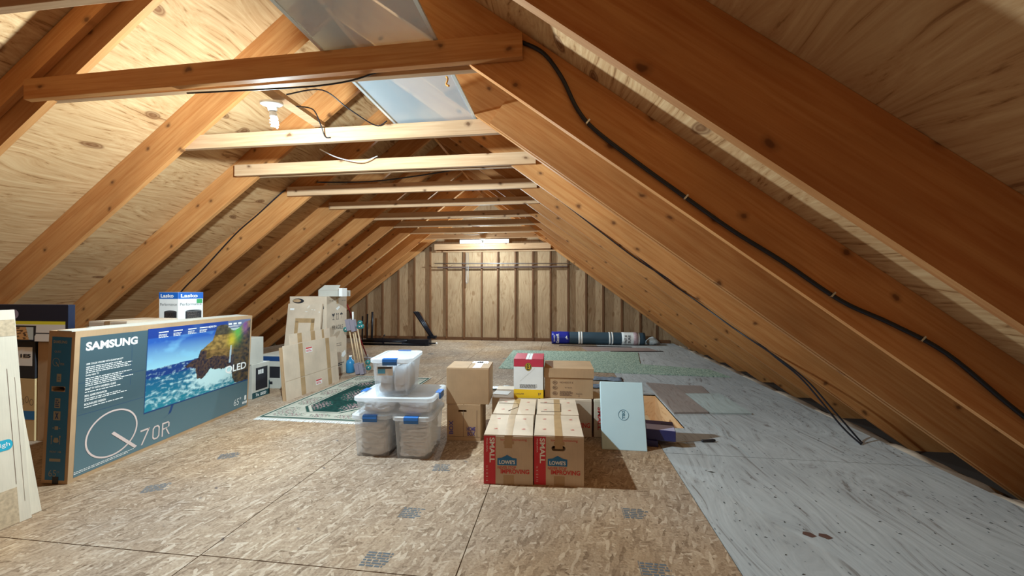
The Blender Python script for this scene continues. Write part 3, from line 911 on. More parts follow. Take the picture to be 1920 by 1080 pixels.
# --- lidded file box
fb = thing('file_box', 'brown lidded file box with printed pictograms, right of the wine carton', 'box', (.054, 3.29, .3042), 1)
mb = MB(); mb.box(-.200, .200, .006, .366, 0, .235); mb.build('body', M['card'], fb, bevel=.002)
lid = MB(); lid.box(-.206, .206, 0, .372, .172, .250); lid.box(-.206, -.18, -.0006, .0, .172, .25); lid.build('lid', M['card'], fb, bevel=.004)
mb = MB(); o = (-.200, .006, 0)
for yy in (.118, .075, .028):
    ring(mb, 'front', o, .085, yy + .012, .020, .016, .003, 18); fine_print(mb, 'front', o, .072, yy + .004, .098, yy + .02, 3, int(yy * 999))
write(mb, 'front', o, 'MOVEDOT B', .125, .125, .235, .138, 0, 0); write(mb, 'front', o, 'TO', .16, .085, .225, .093, 0, 0)
fine_print(mb, 'front', o, .125, .02, .235, .06, 5, 9); write(mb, 'front', o, 'FRAGILE', .26, .035, .31, .044); quad(mb, 'front', o, .282, .012, .286, .03)
mb.build('print', M['inkbrown'], fb)

# --- plain box stacked on a printed box
pb = carton('cardboard_box', 'brown carton with dark purple print, below the plain box', 'box', (-.787, 3.062, 0), 3, .272, .30, .288, 'card', tape=None, hole=(-.01, .236, .035, .009))
o = (-.139, 0, 0)
mb = MB(); write(mb, 'front', o, 'HOME', .165, .078, .235, .112, 0, .03); write(mb, 'front', o, 'BOX', .17, .040, .232, .074, 0, .03)
write(mb, 'front', o, 'BOX', .02, .05, .055, .16, 90, .03)
mb.build('purple_print', M['inkpurple'], pb)
mb = MB(); quad(mb, 'front', o, .135, .03, .1375, .245); quad(mb, 'front', o, .245, .03, .2475, .245); quad(mb, 'front', o, .005, .03, .272, .0325)
mb.build('crease', M['inkbrown'], pb)
ub = carton('cardboard_box', 'plain brown carton stacked on the box with purple print', 'box', (-.757, 3.072, .2885), 4, .345, .30, .292, 'card', tape=None)
mb = MB(); mb.box(.04, .10, .01, .30, .2922, .2928); mb.box(.0, .14, .22, .29, .2922, .2928); mb.build('tape', M['tape'], ub)

# --- leaning pale blue laptop box
db = thing('laptop_box', 'flat pale blue box with a round logo leaning against the boxes', 'box', (.466, 3.028, 0.0), rot=(R(-21.5), 0, R(-.5)))
mb = MB(); mb.box(-.166, .166, 0, .052, 0, .508); mb.build('body', M['bluebox'], db, bevel=.004)
mb = MB(); ring(mb, 'front', (0, 0, 0), .005, .255, .040, .040, .0032, 40); write(mb, 'front', (0, 0, 0), 'DELL', -.006, .225, .015, .285, -90, .02)
mb.build('round_logo', plain('teal_blue_print', (.02, .16, .25), .5), db)

# --- dark blue boxes by the hatch
b1 = carton('dark_box', 'lower dark blue box on the floor behind the pale leaning box', 'box', (.645, 3.13, 0), -4, .17, .22, .045, 'purplebox', flaps=False)
b2 = carton('dark_box', 'upper dark blue box with lilac top jutting towards the hatch', 'box', (.755, 3.14, .0455), -9, .215, .23, .080, 'purplebox', flaps=False)
mb = MB(); quad(mb, 'top', (-.1075, 0, .080), .004, .004, .211, .13, .0006); mb.build('lilac_label', M['lilac'], b2)
mb = MB(); quad(mb, 'top', (-.1075, 0, .080), .12, .145, .20, .165, .0006); mb.build('label_bar', M['ink'], b2)

# --- screwdriver
sd = thing('screwdriver', 'long screwdriver with black handle lying right of the dark blue boxes', 'screwdriver', (.80, 3.20, .008), 12.5)
mb = MB(); mb.tube([(0, 0, 0), (.31, 0, .004)], .003, 8); mb.build('shaft', M['metal'], sd)
mb = MB(); mb.tube([(.30, 0, .005), (.31, 0, .005), (.33, 0, .005), (.40, 0, .005), (.415, 0, .005)], [.006, .011, .009, .012, .008], 10); mb.build('handle', M['ink'], sd)

# --- loose boards around the hatch
def board(pts, z, th, mat, label):
    mb = MB(); mb.prism(pts, z, z + th, 'z')
    return mb.build('loose_board', M[mat], label=label, cat='board')
board([(1.085, 3.985), (1.418, 4.035), (1.400, 5.165), (1.074, 5.236)], .0005, .018, 'board', 'brown loose plywood board beside the hatch, left of two')
board([(1.432, 4.03), (1.828, 4.062), (1.815, 4.80), (1.412, 4.745)], .0005, .014, 'board2', 'pale loose plywood board, right of the brown one by the hatch')
board([(1.412, 4.76), (1.701, 4.81), (1.736, 5.18), (1.42, 5.17)], .0005, .010, 'board', 'small brown board behind the pale loose board')
board([(.79, 2.93), (1.10, 2.98), (1.12, 3.02), (.80, 3.0)], .0005, .004, 'board2', 'thin offcut on the floor near the screwdriver') if False else None
def strip(a, b, wd, label):
    a, b = Vector(a), Vector(b); d = (b - a).normalized(); n = Vector((-d.y, d.x)) * wd / 2
    mb = MB(); mb.prism([tuple(a - n), tuple(b - n), tuple(b + n), tuple(a + n)], .0005, .012, 'z')
    return mb.build('wood_strip', plain('dark_strip', (.05, .035, .035), .7), label=label, cat='strip')
strip((-.07, 8.62), (1.47, 8.60), .05, 'long thin dark strip on the floor in front of the wrapped roll')
strip((.95, 7.90), (1.977, 8.05), .045, 'shorter dark strip on the floor past the green carpet')
mb = MB(); mb.prism([(.5, 7.95), (1.9, 8.12), (1.8, 8.5), (.4, 8.5)], .0005, .005, 'z')
mb.build('cardboard_sheet', plain('mauve_sheet', (.30, .22, .20), .7, var=.1), label='flat mauve brown sheet on the floor before the wrapped roll', cat='sheet')

# --- green carpet
cp = [(-.98, 5.975), (2.32, 5.762), (2.22, 6.27), (1.32, 6.55), (1.27, 6.64), (1.46, 7.85), (-.98, 7.80)]
mb = MB(); mb.prism(cp, .0006, .012, 'z')
cpo = mb.build('carpet_remnant', M['carpet'], label='speckled green carpet remnant with a notched corner on the far floor', cat='carpet')

# --- rug
RW, RL = 1.08, 1.80
rr_ = random.Random(5)
clusters = []
for k in range(5): clusters.append((.155, .2 + k * .37, .10, .15)); clusters.append((RW - .155, .2 + k * .37, .10, .15))
for k in range(3): clusters.append((.30 + k * .26, .115, .11, .055)); clusters.append((.30 + k * .26, RL - .115, .11, .055))
clus2 = [(.36, .42, .12, .16), (RW - .36, .42, .12, .16), (.36, RL - .42, .12, .16), (RW - .36, RL - .42, .12, .16), (RW / 2, RL / 2, .18, .28)]
def rugc(a, b):
    x, y = a * RW, b * RL
    green = (.006, .030, .027); cream = (.46, .44, .37); dkl = (.02, .06, .05)
    e = min(x, RW - x, y, RL - y)
    if e < .012: return cream
    if e < .038: return dkl
    if e < .05: return cream
    cx, cy = min(x, RW - x), min(y, RL - y)
    def flower(cl, c0):
        for fx, fy, rx, ry in cl:
            d = ((x - fx) / rx) ** 2 + ((y - fy) / ry) ** 2
            if d < 1:
                n = math.sin(x * 140 + 3 * nz(x * 20, y * 20)) * math.cos(y * 120 + 3 * nz(y * 22, x * 15, 4)) + .5 * nz(x * 60, y * 60) - (d * .7)
                if n > .15: return (.17, .09, .10) if c0 == 'c' else (.40, .27, .27)
                if n < -.95: return (.03, .09, .06) if c0 == 'c' else (.02, .10, .08)
        return None
    inner = cx > .235 and cy > .20 and (cx - .235) + (cy - .20) * .8 > .13
    inn2 = cx > .250 and cy > .215 and (cx - .250) + (cy - .215) * .8 > .14
    inn3 = cx > .262 and cy > .230 and (cx - .262) + (cy - .230) * .8 > .15
    if inn3:
        f = flower(clus2, 'g')
        if f: return f
        return L3(green, (.010, .050, .042), .5 + nz(x * 25, y * 25))
    if inn2: return cream
    if inner: return dkl
    f = flower(clusters, 'c')
    return f or L3(cream, (.36, .36, .30), .5 + nz(x * 12, y * 12))
rg = thing('area_rug', 'dark green area rug with a cream floral border behind the storage bins', 'rug', (-2.865, 3.355, 0.0))
paint('pile', rg, 'top', (0, 0, .0), RW, RL, 190, 300, rugc, M['rug'], off=.010)
mb = MB(); mb.box(0, RW, 0, RL, .0006, .0094); mb.build('backing', plain('rug_backing', (.35, .33, .27), .9), rg)
mb = MB(); rd = random.Random(3)
for yy, s in ((0, -1), (RL, 1)):
    for k in range(120):
        x = k * RW / 120; dx = rd.uniform(-.006, .006)
        mb.add([(x, yy, .006), (x + .006, yy, .006), (x + .006 + dx, yy + s * .05, .002), (x + dx, yy + s * .05, .002)], [(0, 1, 2, 3)])
mb.build('fringe', M['white'], rg, label='cream fringe')

# ================================================================== STORAGE BINS
def ringz(w, d, r, z, cx=0, cy=0):
    return [(x + cx, y + cy, z) for x, y in rrect(w, d, r)]
def storage_bin(label, loc, rz, w, d, h, taper, latches, mat='plastic'):
    t = thing('storage_bin', label, 'storage bin', loc, rz, 'clear storage bins with blue latches')
    th = .003; wb_, db_ = w - taper, d - taper
    mb = MB()
    mb.loft([ringz(wb_, db_, .03, 0), ringz(w - .014, d - .014, .035, h - .035), ringz(w, d, .038, h - .033), ringz(w, d, .038, h - .026)], True, False, False)
    mb.build('tub', M[mat], t)
    mb = MB()
    mb.loft([ringz(w + .004, d + .004, .040, h - .030), ringz(w + .016, d + .016, .045, h - .026), ringz(w + .016, d + .016, .045, h - .004), ringz(w + .004, d + .004, .040, h),
             ringz(w - .03, d - .03, .032, h), ringz(w - .04, d - .04, .030, h - .006)], True, True, False)
    mb.build('lid', M['lid'], t)
    for sd_, ax in latches:
        mb = MB(); lw = .052
        if ax == 'y':
            y = sd_ * (d / 2 + .010)
            prof = [(0, h + .003), (.012, h + .001), (.014, h - .02), (.006, h - .046), (0, h - .046)]
            mb.prism([(sd_ * a + (sd_ * (d / 2 + .0082)), b) for a, b in prof] if sd_ > 0 else [(sd_ * a + (sd_ * (d / 2 + .0082)), b) for a, b in prof][::-1], -lw, lw, 'x')
            mb.box(-lw, lw, min(sd_ * (d / 2 - .02), sd_ * (d / 2 + .01)), max(sd_ * (d / 2 - .02), sd_ * (d / 2 + .01)), h + .0008, h + .0035)
        else:
            x = sd_ * (w / 2 + .0082)
            mb.box(min(x, x + sd_ * .012), max(x, x + sd_ * .012), -lw, lw, h - .045, h + .003)
            mb.box(min(x, x - sd_ * .03), max(x, x - sd_ * .03), -lw, lw, h + .0008, h + .0035)
        mb.build('latch', M['latch'], t, bevel=.003, label='blue latch')
    return t
def linens(label, loc, rz, layers, seed):
    """crumpled folded cloth as stacked wavy pillows"""
    mb = MB(); rd = random.Random(seed)
    for (cx, cy, w_, d_, z0, z1) in layers:
        n, m_ = 64, 10; vs = []; fs = []
        ph = rd.random() * 40
        for j in range(m_ + 1):
            v = j / m_; zz = z0 + (z1 - z0) * v
            sc = .85 + .15 * math.sin(PI * v) ** .5
            for k in range(n):
                a = 2 * PI * k / n; c, s_ = math.cos(a), math.sin(a)
                q = (abs(c) ** 5 + abs(s_) ** 5) ** (-.2)
                x = w_ / 2 * q * c * sc; y = d_ / 2 * q * s_ * sc
                rdg = 1 - 2 * abs(nz(x * 22 + ph, y * 22, zz * 38 + x * 15)) - .8 * abs(nz(x * 55, y * 55 + ph, zz * 90))
                f = 1 + .09 * (rdg - .7)
                vs.append((cx + x * f, cy + y * f, zz + .6 * (z1 - z0) * nz(x * 13 + ph, y * 13, v) * (.35 + math.sin(PI * v))))
        for j in range(m_):
            for k in range(n):
                fs.append((j * n + k, j * n + (k + 1) % n, (j + 1) * n + (k + 1) % n, (j + 1) * n + k))
        fs.append(tuple(range(n))[::-1]); fs.append(tuple(m_ * n + k for k in range(n)))
        mb.add(vs, fs, True)
    return mb.build('folded_linens', M['cloth'], loc=loc, rot=(0, 0, R(rz)), label=label, cat='linens', kind='stuff')
def stack(w, d, z0, z1, n, seed):
    rd = random.Random(seed); out = []; h = (z1 - z0) / n
    for k in range(n):
        out.append((rd.uniform(-.006, .006), rd.uniform(-.006, .006), w - rd.uniform(0, .02), d - rd.uniform(0, .02), z0 + k * h, z0 + (k + 1.15) * h))
    return out
storage_bin('left of the two lower clear bins, crumpled white cloth inside', (-1.385, 2.858, 0), 3.5, .285, .39, .306, .045, [(-1, 'y'), (1, 'y')])
linens('crumpled white cloth packed in the lower left bin', (-1.385, 2.858, .006), 3.5, stack(.238, .338, 0, .235, 6, 2), 2)
storage_bin('right of the two lower clear bins, neatly stacked white linens inside', (-1.075, 2.855, 0), 3.5, .285, .39, .306, .045, [(-1, 'y'), (1, 'y')])
linens('neat stack of folded white linens in the lower right bin', (-1.075, 2.855, .006), 3.5, stack(.238, .338, 0, .25, 10, 4), 4)
storage_bin('wide shallow clear bin resting across the two lower bins', (-1.212, 2.855, .3105), 3.5, .575, .41, .130, .04, [(-1, 'x'), (1, 'x')])
linens('folded white bedding in the wide shallow bin', (-1.212, 2.855, .3185), 3.5, [(-.14, 0, .24, .34, 0, .05), (.13, 0, .25, .34, 0, .045), (-.13, 0, .25, .33, .045, .085), (.13, 0, .24, .34, .04, .085)], 8)
tb = storage_bin('topmost clear bin with a blue and white product label', (-1.253, 2.862, .4445), 8, .285, .40, .270, .05, [(-1, 'y'), (1, 'y')])
linens('white quilt and pillow in the topmost bin', (-1.253, 2.862, .460), 8, [(-.055, 0, .10, .31, 0, .07), (-.053, 0, .105, .31, .065, .13), (.055, 0, .105, .31, 0, .17), (-.053, 0, .10, .30, .125, .16)], 11)
mb = MB(); mb.add([(-.095, -.2015, .15), (.02, -.2015, .15), (.02, -.2025, .215), (-.095, -.2025, .215)], [(0, 1, 2, 3)]); lb = mb.build('paper_label', M['whitebox'], tb)
mb = MB(); mb.add([(-.088, -.2025, .165), (-.035, -.2025, .165), (-.035, -.2033, .198), (-.088, -.2033, .198)], [(0, 1, 2, 3)]); mb.build('label_picture', plain('sky_blue_print', (.1, .38, .6), .5), lb)
mb = MB(); mb.add([(-.088, -.2034, .200), (.012, -.2034, .200), (.012, -.2036, .211), (-.088, -.2036, .211)], [(0, 1, 2, 3)]); mb.build('label_heading', M['ink'], lb)

# ================================================================== TV BOX
TL, TW, TH = 1.635, .165, .948
tv = thing('television_box', 'large flat television carton with a seaside picture, standing on its edge', 'box', (-3.05, 2.055, 0), rot=(R(3) * -1, 0, R(97)))
tv.rotation_euler = (R(2.6), 0, R(97))
mb = MB()
# body with an oval hand hole in the near end (local x = 0)
def tv_body():
    mb = MB()
    mb.add([(0, 0, 0), (TL, 0, 0), (TL, TW, 0), (0, TW, 0), (0, 0, TH), (TL, 0, TH), (TL, TW, TH), (0, TW, TH)],
           [(0, 3, 2, 1), (4, 5, 6, 7), (0, 1, 5, 4), (1, 2, 6, 5), (2, 3, 7, 6)])
    n = 24; cy, cz, hw, hh = .088, .588, .040, .014; inn = []; out = []
    for k in range(n):
        a = 2 * PI * k / n + PI / n; c, s_ = math.cos(a), math.sin(a); ex = hw - hh
        inn.append((cy + (ex if c > 0 else -ex) + hh * c, cz + hh * s_))
        t = min((TW - cy) / c if c > 0 else -cy / c, (TH - cz) / s_ if s_ > 0 else -cz / s_)
        out.append((cy + c * t, cz + s_ * t))
    for c_ in ((0, 0), (TW, 0), (0, TH), (TW, TH)):
        i = min(range(n), key=lambda q: abs(math.atan2(out[q][1] - cz, out[q][0] - cy) - math.atan2(c_[1] - cz, c_[0] - cy)))
        out[i] = c_
    mb.add([(0, p[0], p[1]) for p in inn] + [(0, p[0], p[1]) for p in out] + [(.04, p[0], p[1]) for p in inn],
           [(i, n + i, n + (i + 1) % n, (i + 1) % n) for i in range(n)] + [(i, (i + 1) % n, 2 * n + (i + 1) % n, 2 * n + i) for i in range(n)])
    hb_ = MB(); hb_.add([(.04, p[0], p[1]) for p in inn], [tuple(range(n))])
    return mb, hb_, inn
mb, hb_, inn = tv_body()
body = mb.build('body', M['card'], tv)
hb_.build('hand_hole', M['darkhole'], body)
# printed end panel with the hole left free (two pieces above and below)
mb = MB(); e0 = (0, TW, 0)
for a, b in ((.022, .572), (.604, .912)): quad(mb, 'left', e0, .022, a, .145, b)
quad(mb, 'left', e0, .022, .572, .034, .604); quad(mb, 'left', e0, .120, .572, .145, .604)
ep = mb.build('end_panel', plain('blue_end_print', (.010, .13, .28), .45), tv)
mb = MB()
write(mb, 'left', e0, 'SAMSUNG', .032, .872, .118, .890, 0, .02, .0016); write(mb, 'left', e0, 'QLED', .042, .812, .082, .826, 0, 0, .0016)
ring(mb, 'left', e0, .055, .755, .022, .026, .0025, 28, .0016); put(mb, 'left', e0, [(.052, .753), (.056, .756), (.076, .728), (.072, .726)], [(0, 1, 2, 3)], .0016)
write(mb, 'left', e0, '70R', .080, .736, .108, .750, 0, 0, .0016)
quad(mb, 'left', e0, .064, .632, .092, .682, .0016); quad(mb, 'left', e0, .060, .470, .095, .530, .0016); quad(mb, 'left', e0, .056, .395, .100, .450, .0016)
quad(mb, 'left', e0, .068, .335, .090, .357, .0016); quad(mb, 'left', e0, .054, .343, .064, .348, .0016); quad(mb, 'left', e0, .094, .343, .104, .348, .0016)
poly(mb, 'left', e0, [(.062, .262), (.070, .285), (.092, .285), (.098, .262), (.090, .255), (.072, .255)], .0016)
for x in (.052, .104): poly(mb, 'left', e0, ringpts(x, .293, .005, .006, 10), .0016); quad(mb, 'left', e0, x - .002, .245, x + .002, .286, .0016)
write(mb, 'left', e0, 'FRONT', .045, .192, .088, .204, 0, 0, .0016); quad(mb, 'left', e0, .094, .1965, .112, .1995, .0016); poly(mb, 'left', e0, [(.108, .190), (.118, .198), (.108, .206)], .0016)
quad(mb, 'left', e0, .045, .138, .115, .156, .0016); write(mb, 'left', e0, '65', .045, .045, .092, .085, 0, -.01, .0016); write(mb, 'left', e0, 'UHD', .095, .07, .112, .08, 0, 0, .0016)
mb.build('end_print', M['copper'], ep)
mb = MB(); write(mb, 'left', e0, 'X', .066, .403, .090, .442, 0, .05, .0022); quad(mb, 'left', e0, .071, .648, .085, .652, .0022); quad(mb, 'left', e0, .071, .660, .085, .664, .0022); fine_print(mb, 'left', e0, .064, .475, .091, .525, 4, 2, off=.0022)
mb.build('end_print_detail', M['navy'], ep)
mb = MB(); quad(mb, 'left', e0, .070, .0, .108, .045, .002); mb.build('black_tape', M['ink'], tv)
f0 = (0, 0, 0)
def greyprint(a, b):
    x, y = a * 1.585, b * .885
    c = L3((.045, .085, .105), (.075, .13, .155), b * .6 + .3 * a)
    if y < .40: c = L3((.06, .11, .13), (.11, .19, .22), (1 - y / .40))
    return L3(c, (.09, .14, .16), max(0, .5 * fbm(x * 4, y * 6)))
gp = paint('front_print', tv, 'front', (.030, 0, .025), 1.585, .885, 60, 30, greyprint, M['art'], label='slate blue printed front')
S0X, S0Y, SW, SH = .485, .292, 1.125, .625
def sea(a, b):
    # seaside cliff picture of the screen print; a along, b up
    n1 = fbm(a * 6, b * 6, 2); n2 = fbm(a * 22, b * 22, 9); n3 = fbm(a * 50, b * 30, 5)
    edge = lambda pts, x: next((y0 + (y1 - y0) * (x - x0) / (x1 - x0) for (x0, y0), (x1, y1) in zip(pts[:-1], pts[1:]) if x0 <= x <= x1), -1)
    top = edge([(.30, .44), (.36, .50), (.42, .52), (.44, .62), (.50, .68), (.56, .74), (.60, .93), (.66, .96), (.72, .93), (.76, .86), (.80, .84), (.86, .88), (.92, .95), (1.0, .98)], a) + n2 * .02 if a >= .30 else -1
    bot = edge([(.30, .43), (.36, .42), (.40, .38), (.42, .24), (.46, .22), (.50, .26), (.55, .34), (.60, .30), (.70, .28), (.78, .30), (.80, .10), (.84, .0), (1.0, .0)], a) + n2 * .03 if a >= .30 else 1
    if bot < b < top:
        if a > .80 and b < .62 - (1 - a) * .9 + .25 or a > .90 and b < .80: c = L3((.02, .014, .01), (.16, .09, .02), .45 + n2 * 1.8)
        elif b > .80 and a < .80: c = L3((.035, .03, .028), (.10, .085, .05), .5 + n2 * 2)
        elif b > .60 + .1 * n1: c = L3((.16, .10, .03), (.42, .26, .07), .5 + n2 * 2.2)
        elif b > .48 + .1 * n1 and a > .5: c = L3((.10, .06, .02), (.28, .16, .05), .5 + n2 * 2)
        else: c = L3((.012, .012, .03), (.10, .055, .035), .45 + n3 * 2.2)
        if .72 < a < .80 and .35 < b < .62 and abs(a - .765 - .03 * (b - .5)) < .010: c = L3(c, (.45, .62, .75), .8)
        if a > .78: c = L3(c, (.03, .06, .10), .25)
        g = math.exp(-((a - .84) / .055) ** 2 - ((b - .84) / .16) ** 2); c = L3(c, (.08, .45, .08), g * .9)
        g = math.exp(-((a - .775) / .045) ** 2 - ((b - .70) / .09) ** 2); c = L3(c, (.65, .55, .03), g * .8)
        g = math.exp(-((a - .93) / .04) ** 2 - ((b - .90) / .12) ** 2); c = L3(c, (.22, .05, .35), g * .7)
        return c
    if b > .50 + a * .06:
        t = (b - .5) / .5
        c = L3((.30, .62, .75), (.02, .10, .42), min(1, t * 1.5)); c = L3(c, (.25, .62, .85), max(0, n1 * 1.6) * (1 - abs(t - .45)))
        if a > .72 and b > .85: c = (.55, .60, .62)
        g = math.exp(-((a - .80) / .10) ** 2 - ((b - .95) / .10) ** 2); c = L3(c, (.10, .45, .12), g * .3)
        if b > .88: c = L3(c, (.01, .03, .22), .75)
        return c
    t = b / .5
    c = L3((.01, .22, .30), (.005, .06, .20), t) if t < .8 else (.006, .04, .20)
    foam = n2 * 2.0 + n3 * .8
    d = math.exp(-((a - .62) / .26) ** 2 - ((b - .20 - .05 * n1) / .13) ** 2) * 1.7 + math.exp(-((a - .52) / .10) ** 2 - ((b - .34) / .06) ** 2)
    d += .5 * math.exp(-((a - .12) / .18) ** 2 - ((b - .10) / .05) ** 2) + .35 * (abs(math.sin(b * 40 + n1 * 7 + a * 5)) > .93)
    c = L3(c, (.52, .74, .76), max(0, min(1, foam * .8 + d * 1.15 - .22)))
    return c
sc = paint('screen_picture', tv, 'front', (S0X, 0, S0Y), SW, SH, 230, 130, sea, M['art'], off=.0016, label='printed coast picture')
mb = MB(); quad(mb, 'front', f0, S0X - .005, S0Y - .010, S0X + SW + .003, S0Y, .0015); quad(mb, 'front', f0, S0X - .005, S0Y, S0X, S0Y + SH, .0015)
poly(mb, 'front', f0, [(.715, .285), (.738, .285), (.715, .225), (.66, .200), (.655, .196), (.690, .215)], .0015)
mb.build('screen_bezel_print', M['navy'], tv)
mb = MB(); write(mb, 'front', f0, 'SAMSUNG', .062, .818, .404, .874, 0, .045, .0018); mb.build('brand_lettering', M['white'], tv)
mb = MB(); write(mb, 'front', f0, 'QLED', 1.290, .400, 1.575, .482, 0, .02, .0024); mb.build('screen_lettering', M['white'], tv)
mb = MB()
ys = [(.728, '100% COLOR VOLUME WITH QUANTUM DOT', .305, 4), (.655, 'Dolby HDR TV', .15, 5), (.567, 'SMART TV WITH UNIVERSAL GUIDE', .263, 1), (.525, 'REAL GAME ENHANCER', .207, 2), (.470, 'BOUNDLESS DESIGN', .202, 1)]
for i, (y, s_, x1, rows) in enumerate(ys):
    write(mb, 'front', f0, s_, .070, y - .004, x1, y + .010, 0, .03, .0018)
    fine_print(mb, 'front', f0, .070, y - .010 - rows * .012, .385, y - .010, rows, 20 + i, .55, .0018)
fine_print(mb, 'front', f0, .03, .040, .42, .060, 2, 31, .6, .0018)
write(mb, 'front', f0, '65"', 1.428, .062, 1.525, .128, 0, -.01, .0018)
for k in range(4): quad(mb, 'front', f0, 1.548 + k * .018, .048, 1.562 + k * .018, .072, .0018)
quad(mb, 'front', f0, 1.575, .085, 1.600, .130, .0018)
for k, x in enumerate((.57, .70, .84, .96)):
    quad(mb, 'front', f0, x, .878, x + .085, .886, .0022); fine_print(mb, 'front', f0, x, .838, x + .085, .868, 3, 40 + k, .5, .0022)
write(mb, 'front', f0, 'HDR10+', 1.05, .872, 1.15, .890, 0, .03, .0022)
for x in (1.30, 1.365, 1.43): quad(mb, 'front', f0, x, .876, x + .045, .893, .0022)
fine_print(mb, 'front', f0, 1.30, .852, 1.47, .868, 2, 55, .5, .0022)
mb.build('white_print', M['white'], tv)
mb = MB(); ring(mb, 'front', f0, .261, .225, .175, .159, .011, 64, .0020)
put(mb, 'front', f0, [(.250, .222), (.268, .232), (.440, .066), (.422, .056)], [(0, 1, 2, 3)], .0024)
for q in ([(.462, .168), (.535, .168), (.535, .156), (.462, .156)], [(.525, .168), (.537, .166), (.482, .055), (.470, .055)]): put(mb, 'front', f0, q, [(0, 3, 2, 1)], .0022)
n8 = [(.560, .075), (.575, .058), (.605, .058), (.620, .075), (.620, .145), (.605, .162), (.575, .162), (.560, .145)]
n8i = [(.5 * (.59 - .59) + .59 + (x - .59) * .68, .11 + (y - .11) * .80) for x, y in n8]
put(mb, 'front', f0, n8 + n8i, [(i, (i + 1) % 8, 8 + (i + 1) % 8, 8 + i) for i in range(8)], .0022)
for q in ([(.640, .055), (.651, .055), (.651, .162), (.640, .162)], [(.651, .162), (.695, .162), (.706, .150), (.651, .150)], [(.695, .162), (.706, .150), (.706, .118), (.695, .118)], [(.651, .106), (.706, .118), (.695, .118), (.651, .118)], [(.672, .108), (.684, .108), (.712, .055), (.700, .055)]):
    put(mb, 'front', f0, q, [(0, 1, 2, 3)], .0022)
mb.build('metallic_print', M['gold'], tv, label='rose gold Q70R print')
mb = MB()
quad(mb, 'front', f0, .030, .6155, .484, .6175, .0011); quad(mb, 'front', f0, .030, .4115, .484, .4135, .0011); quad(mb, 'front', f0, .366, .53, .3675, .905, .0011)
mb.build('wall_line_print', M['navy'], tv)
mb = MB(); mb.box(-.012, TL * .55, .01, .10, TH + .0005, TH + .006); mb.box(.2, TL - .02, .03, TW - .01, TH + .0005, TH + .004)
mb.build('top_flap', M['cardgrey'], tv)

# ================================================================== FAR LEFT FLAT CARTON
fbx = thing('flattened_box', 'tall pale flat cardboard box leaning at the left picture edge', 'box', (-2.79, 1.02, 0), rot=(0, 0, R(90)))
fbx.rotation_euler = (R(-6.5), 0, R(90))
mb = MB(); mb.box(-.25, .712, 0, .030, 0, 1.108); mb.build('front_sheet', M['cardpale'], fbx, bevel=.002)
mb = MB(); mb.prism([(-.25, .004), (.772, .004), (.728, .62), (.700, .66), (.695, 1.10), (-.25, 1.10)], .032, .060, 'y'); mb.build('rear_sheet', M['cardpale'], fbx, bevel=.002)
mb = MB(); mb.box(-.2, .708, -.0012, -.0003, .97, 1.056); mb.build('top_tape', M['papertape'], fbx)
mb = MB(); mb.box(-.2, .665, -.0012, -.0003, .005, .185); mb.build('bottom_tape', M['papertape'], fbx)
mb = MB(); poly(mb, 'front', f0, [(.40, .388), (.645, .385)] + ringpts(.645, .412, .018, .027, 8, -90, 90) + [(.40, .440)], .0010); ov = mb.build('blue_badge', plain('cyan_print', (.02, .36, .50), .5), fbx)
mb = MB(); write(mb, 'front', f0, 'high', .60, .398, .652, .426, 0, .0, .0016); mb.build('lettering', M['white'], ov)
mb = MB(); quad(mb, 'front', f0, .663, .20, .665, .80); quad(mb, 'front', f0, .690, .10, .6912, .75); mb.build('crease', M['inkbrown'], fbx)

# ================================================================== BACK LEFT BOXES
yb_ = thing('appliance_box', 'dark box with a yellow band and food picture behind the flat box', 'box', (-4.23, 2.60, .80), 0)
mb = MB(); mb.box(-.36, .365, 0, .045, 0, .293); mb.build('body', plain('dark_navy_card', (.008, .015, .04), .45), yb_, bevel=.003)
mb = MB(); quad(mb, 'front', f0, -.36, .068, .340, .135); quad(mb, 'front', f0, .05, -.0, .340, .06) ; mb.build('white_field', M['white'], yb_)
mb = MB(); quad(mb, 'front', f0, -.36, .135, .340, .160); mb.build('yellow_band', M['lime'], yb_)
mb = MB(); poly(mb, 'front', f0, ringpts(-.165, .215, .060, .042, 24), .0012); mb.build('round_badge', M['lilac'], yb_)
mb = MB(); poly(mb, 'front', f0, [(-.30, -.0), (.0, -.0), (.06, .05), (.065, .125), (-.30, .125)], .0014); fr_ = mb.build('picture_frame', M['ink'], yb_)
def food(a, b):
    n = nz(a * 9, b * 9, 3)
    if a > .86 - b * .1: return (.6, .7, .72)
    if a < .45: return (.75, .12, .08) if n < .25 else (.65, .45, .2)
    return (.72, .42, .18) if n > -.15 else (.10, .05, .03)
paint('food_picture', yb_, 'front', (-.26, 0, .012), .30, .100, 50, 24, food, M['art'], off=.002)
c_ = carton('appliance_box', 'dark box with a white label under the yellow banded box', 'box', (-4.40, 2.61, .50), 0, .42, .36, .298, 'ink', flaps=False)
mb = MB(); quad(mb, 'front', (-.21, 0, 0), .05, .10, .395, .25); lb = mb.build('white_label', M['white'], c_)
mb = MB(); write(mb, 'front', (-.21, 0, 0), '1E5', .28, .165, .38, .195, 0, .05, .0016); mb.build('lettering', M['ink'], lb)
c_ = carton('appliance_box', 'tan box with teal stripe lowest in the stack by the flat box', 'box', (-4.40, 2.61, 0), 0, .42, .36, .498, 'tan', flaps=False)
mb = MB(); quad(mb, 'front', (-.21, 0, 0), 0, .17, .42, .24); mb.build('teal_stripe', M['blue'], c_)
mb = MB()
for k in range(3): ring(mb, 'front', (-.21, 0, 0), .30 + k * .045, .31 + .02 * (k % 2), .018, .026, .003, 16)
mb.build('faces_print', M['ink'], c_)
carton('cardboard_box', 'shadowed brown box between the flat box and the television carton', 'box', (-4.03, 2.62, 0), 0, .30, .34, .795, 'card', tape=None)
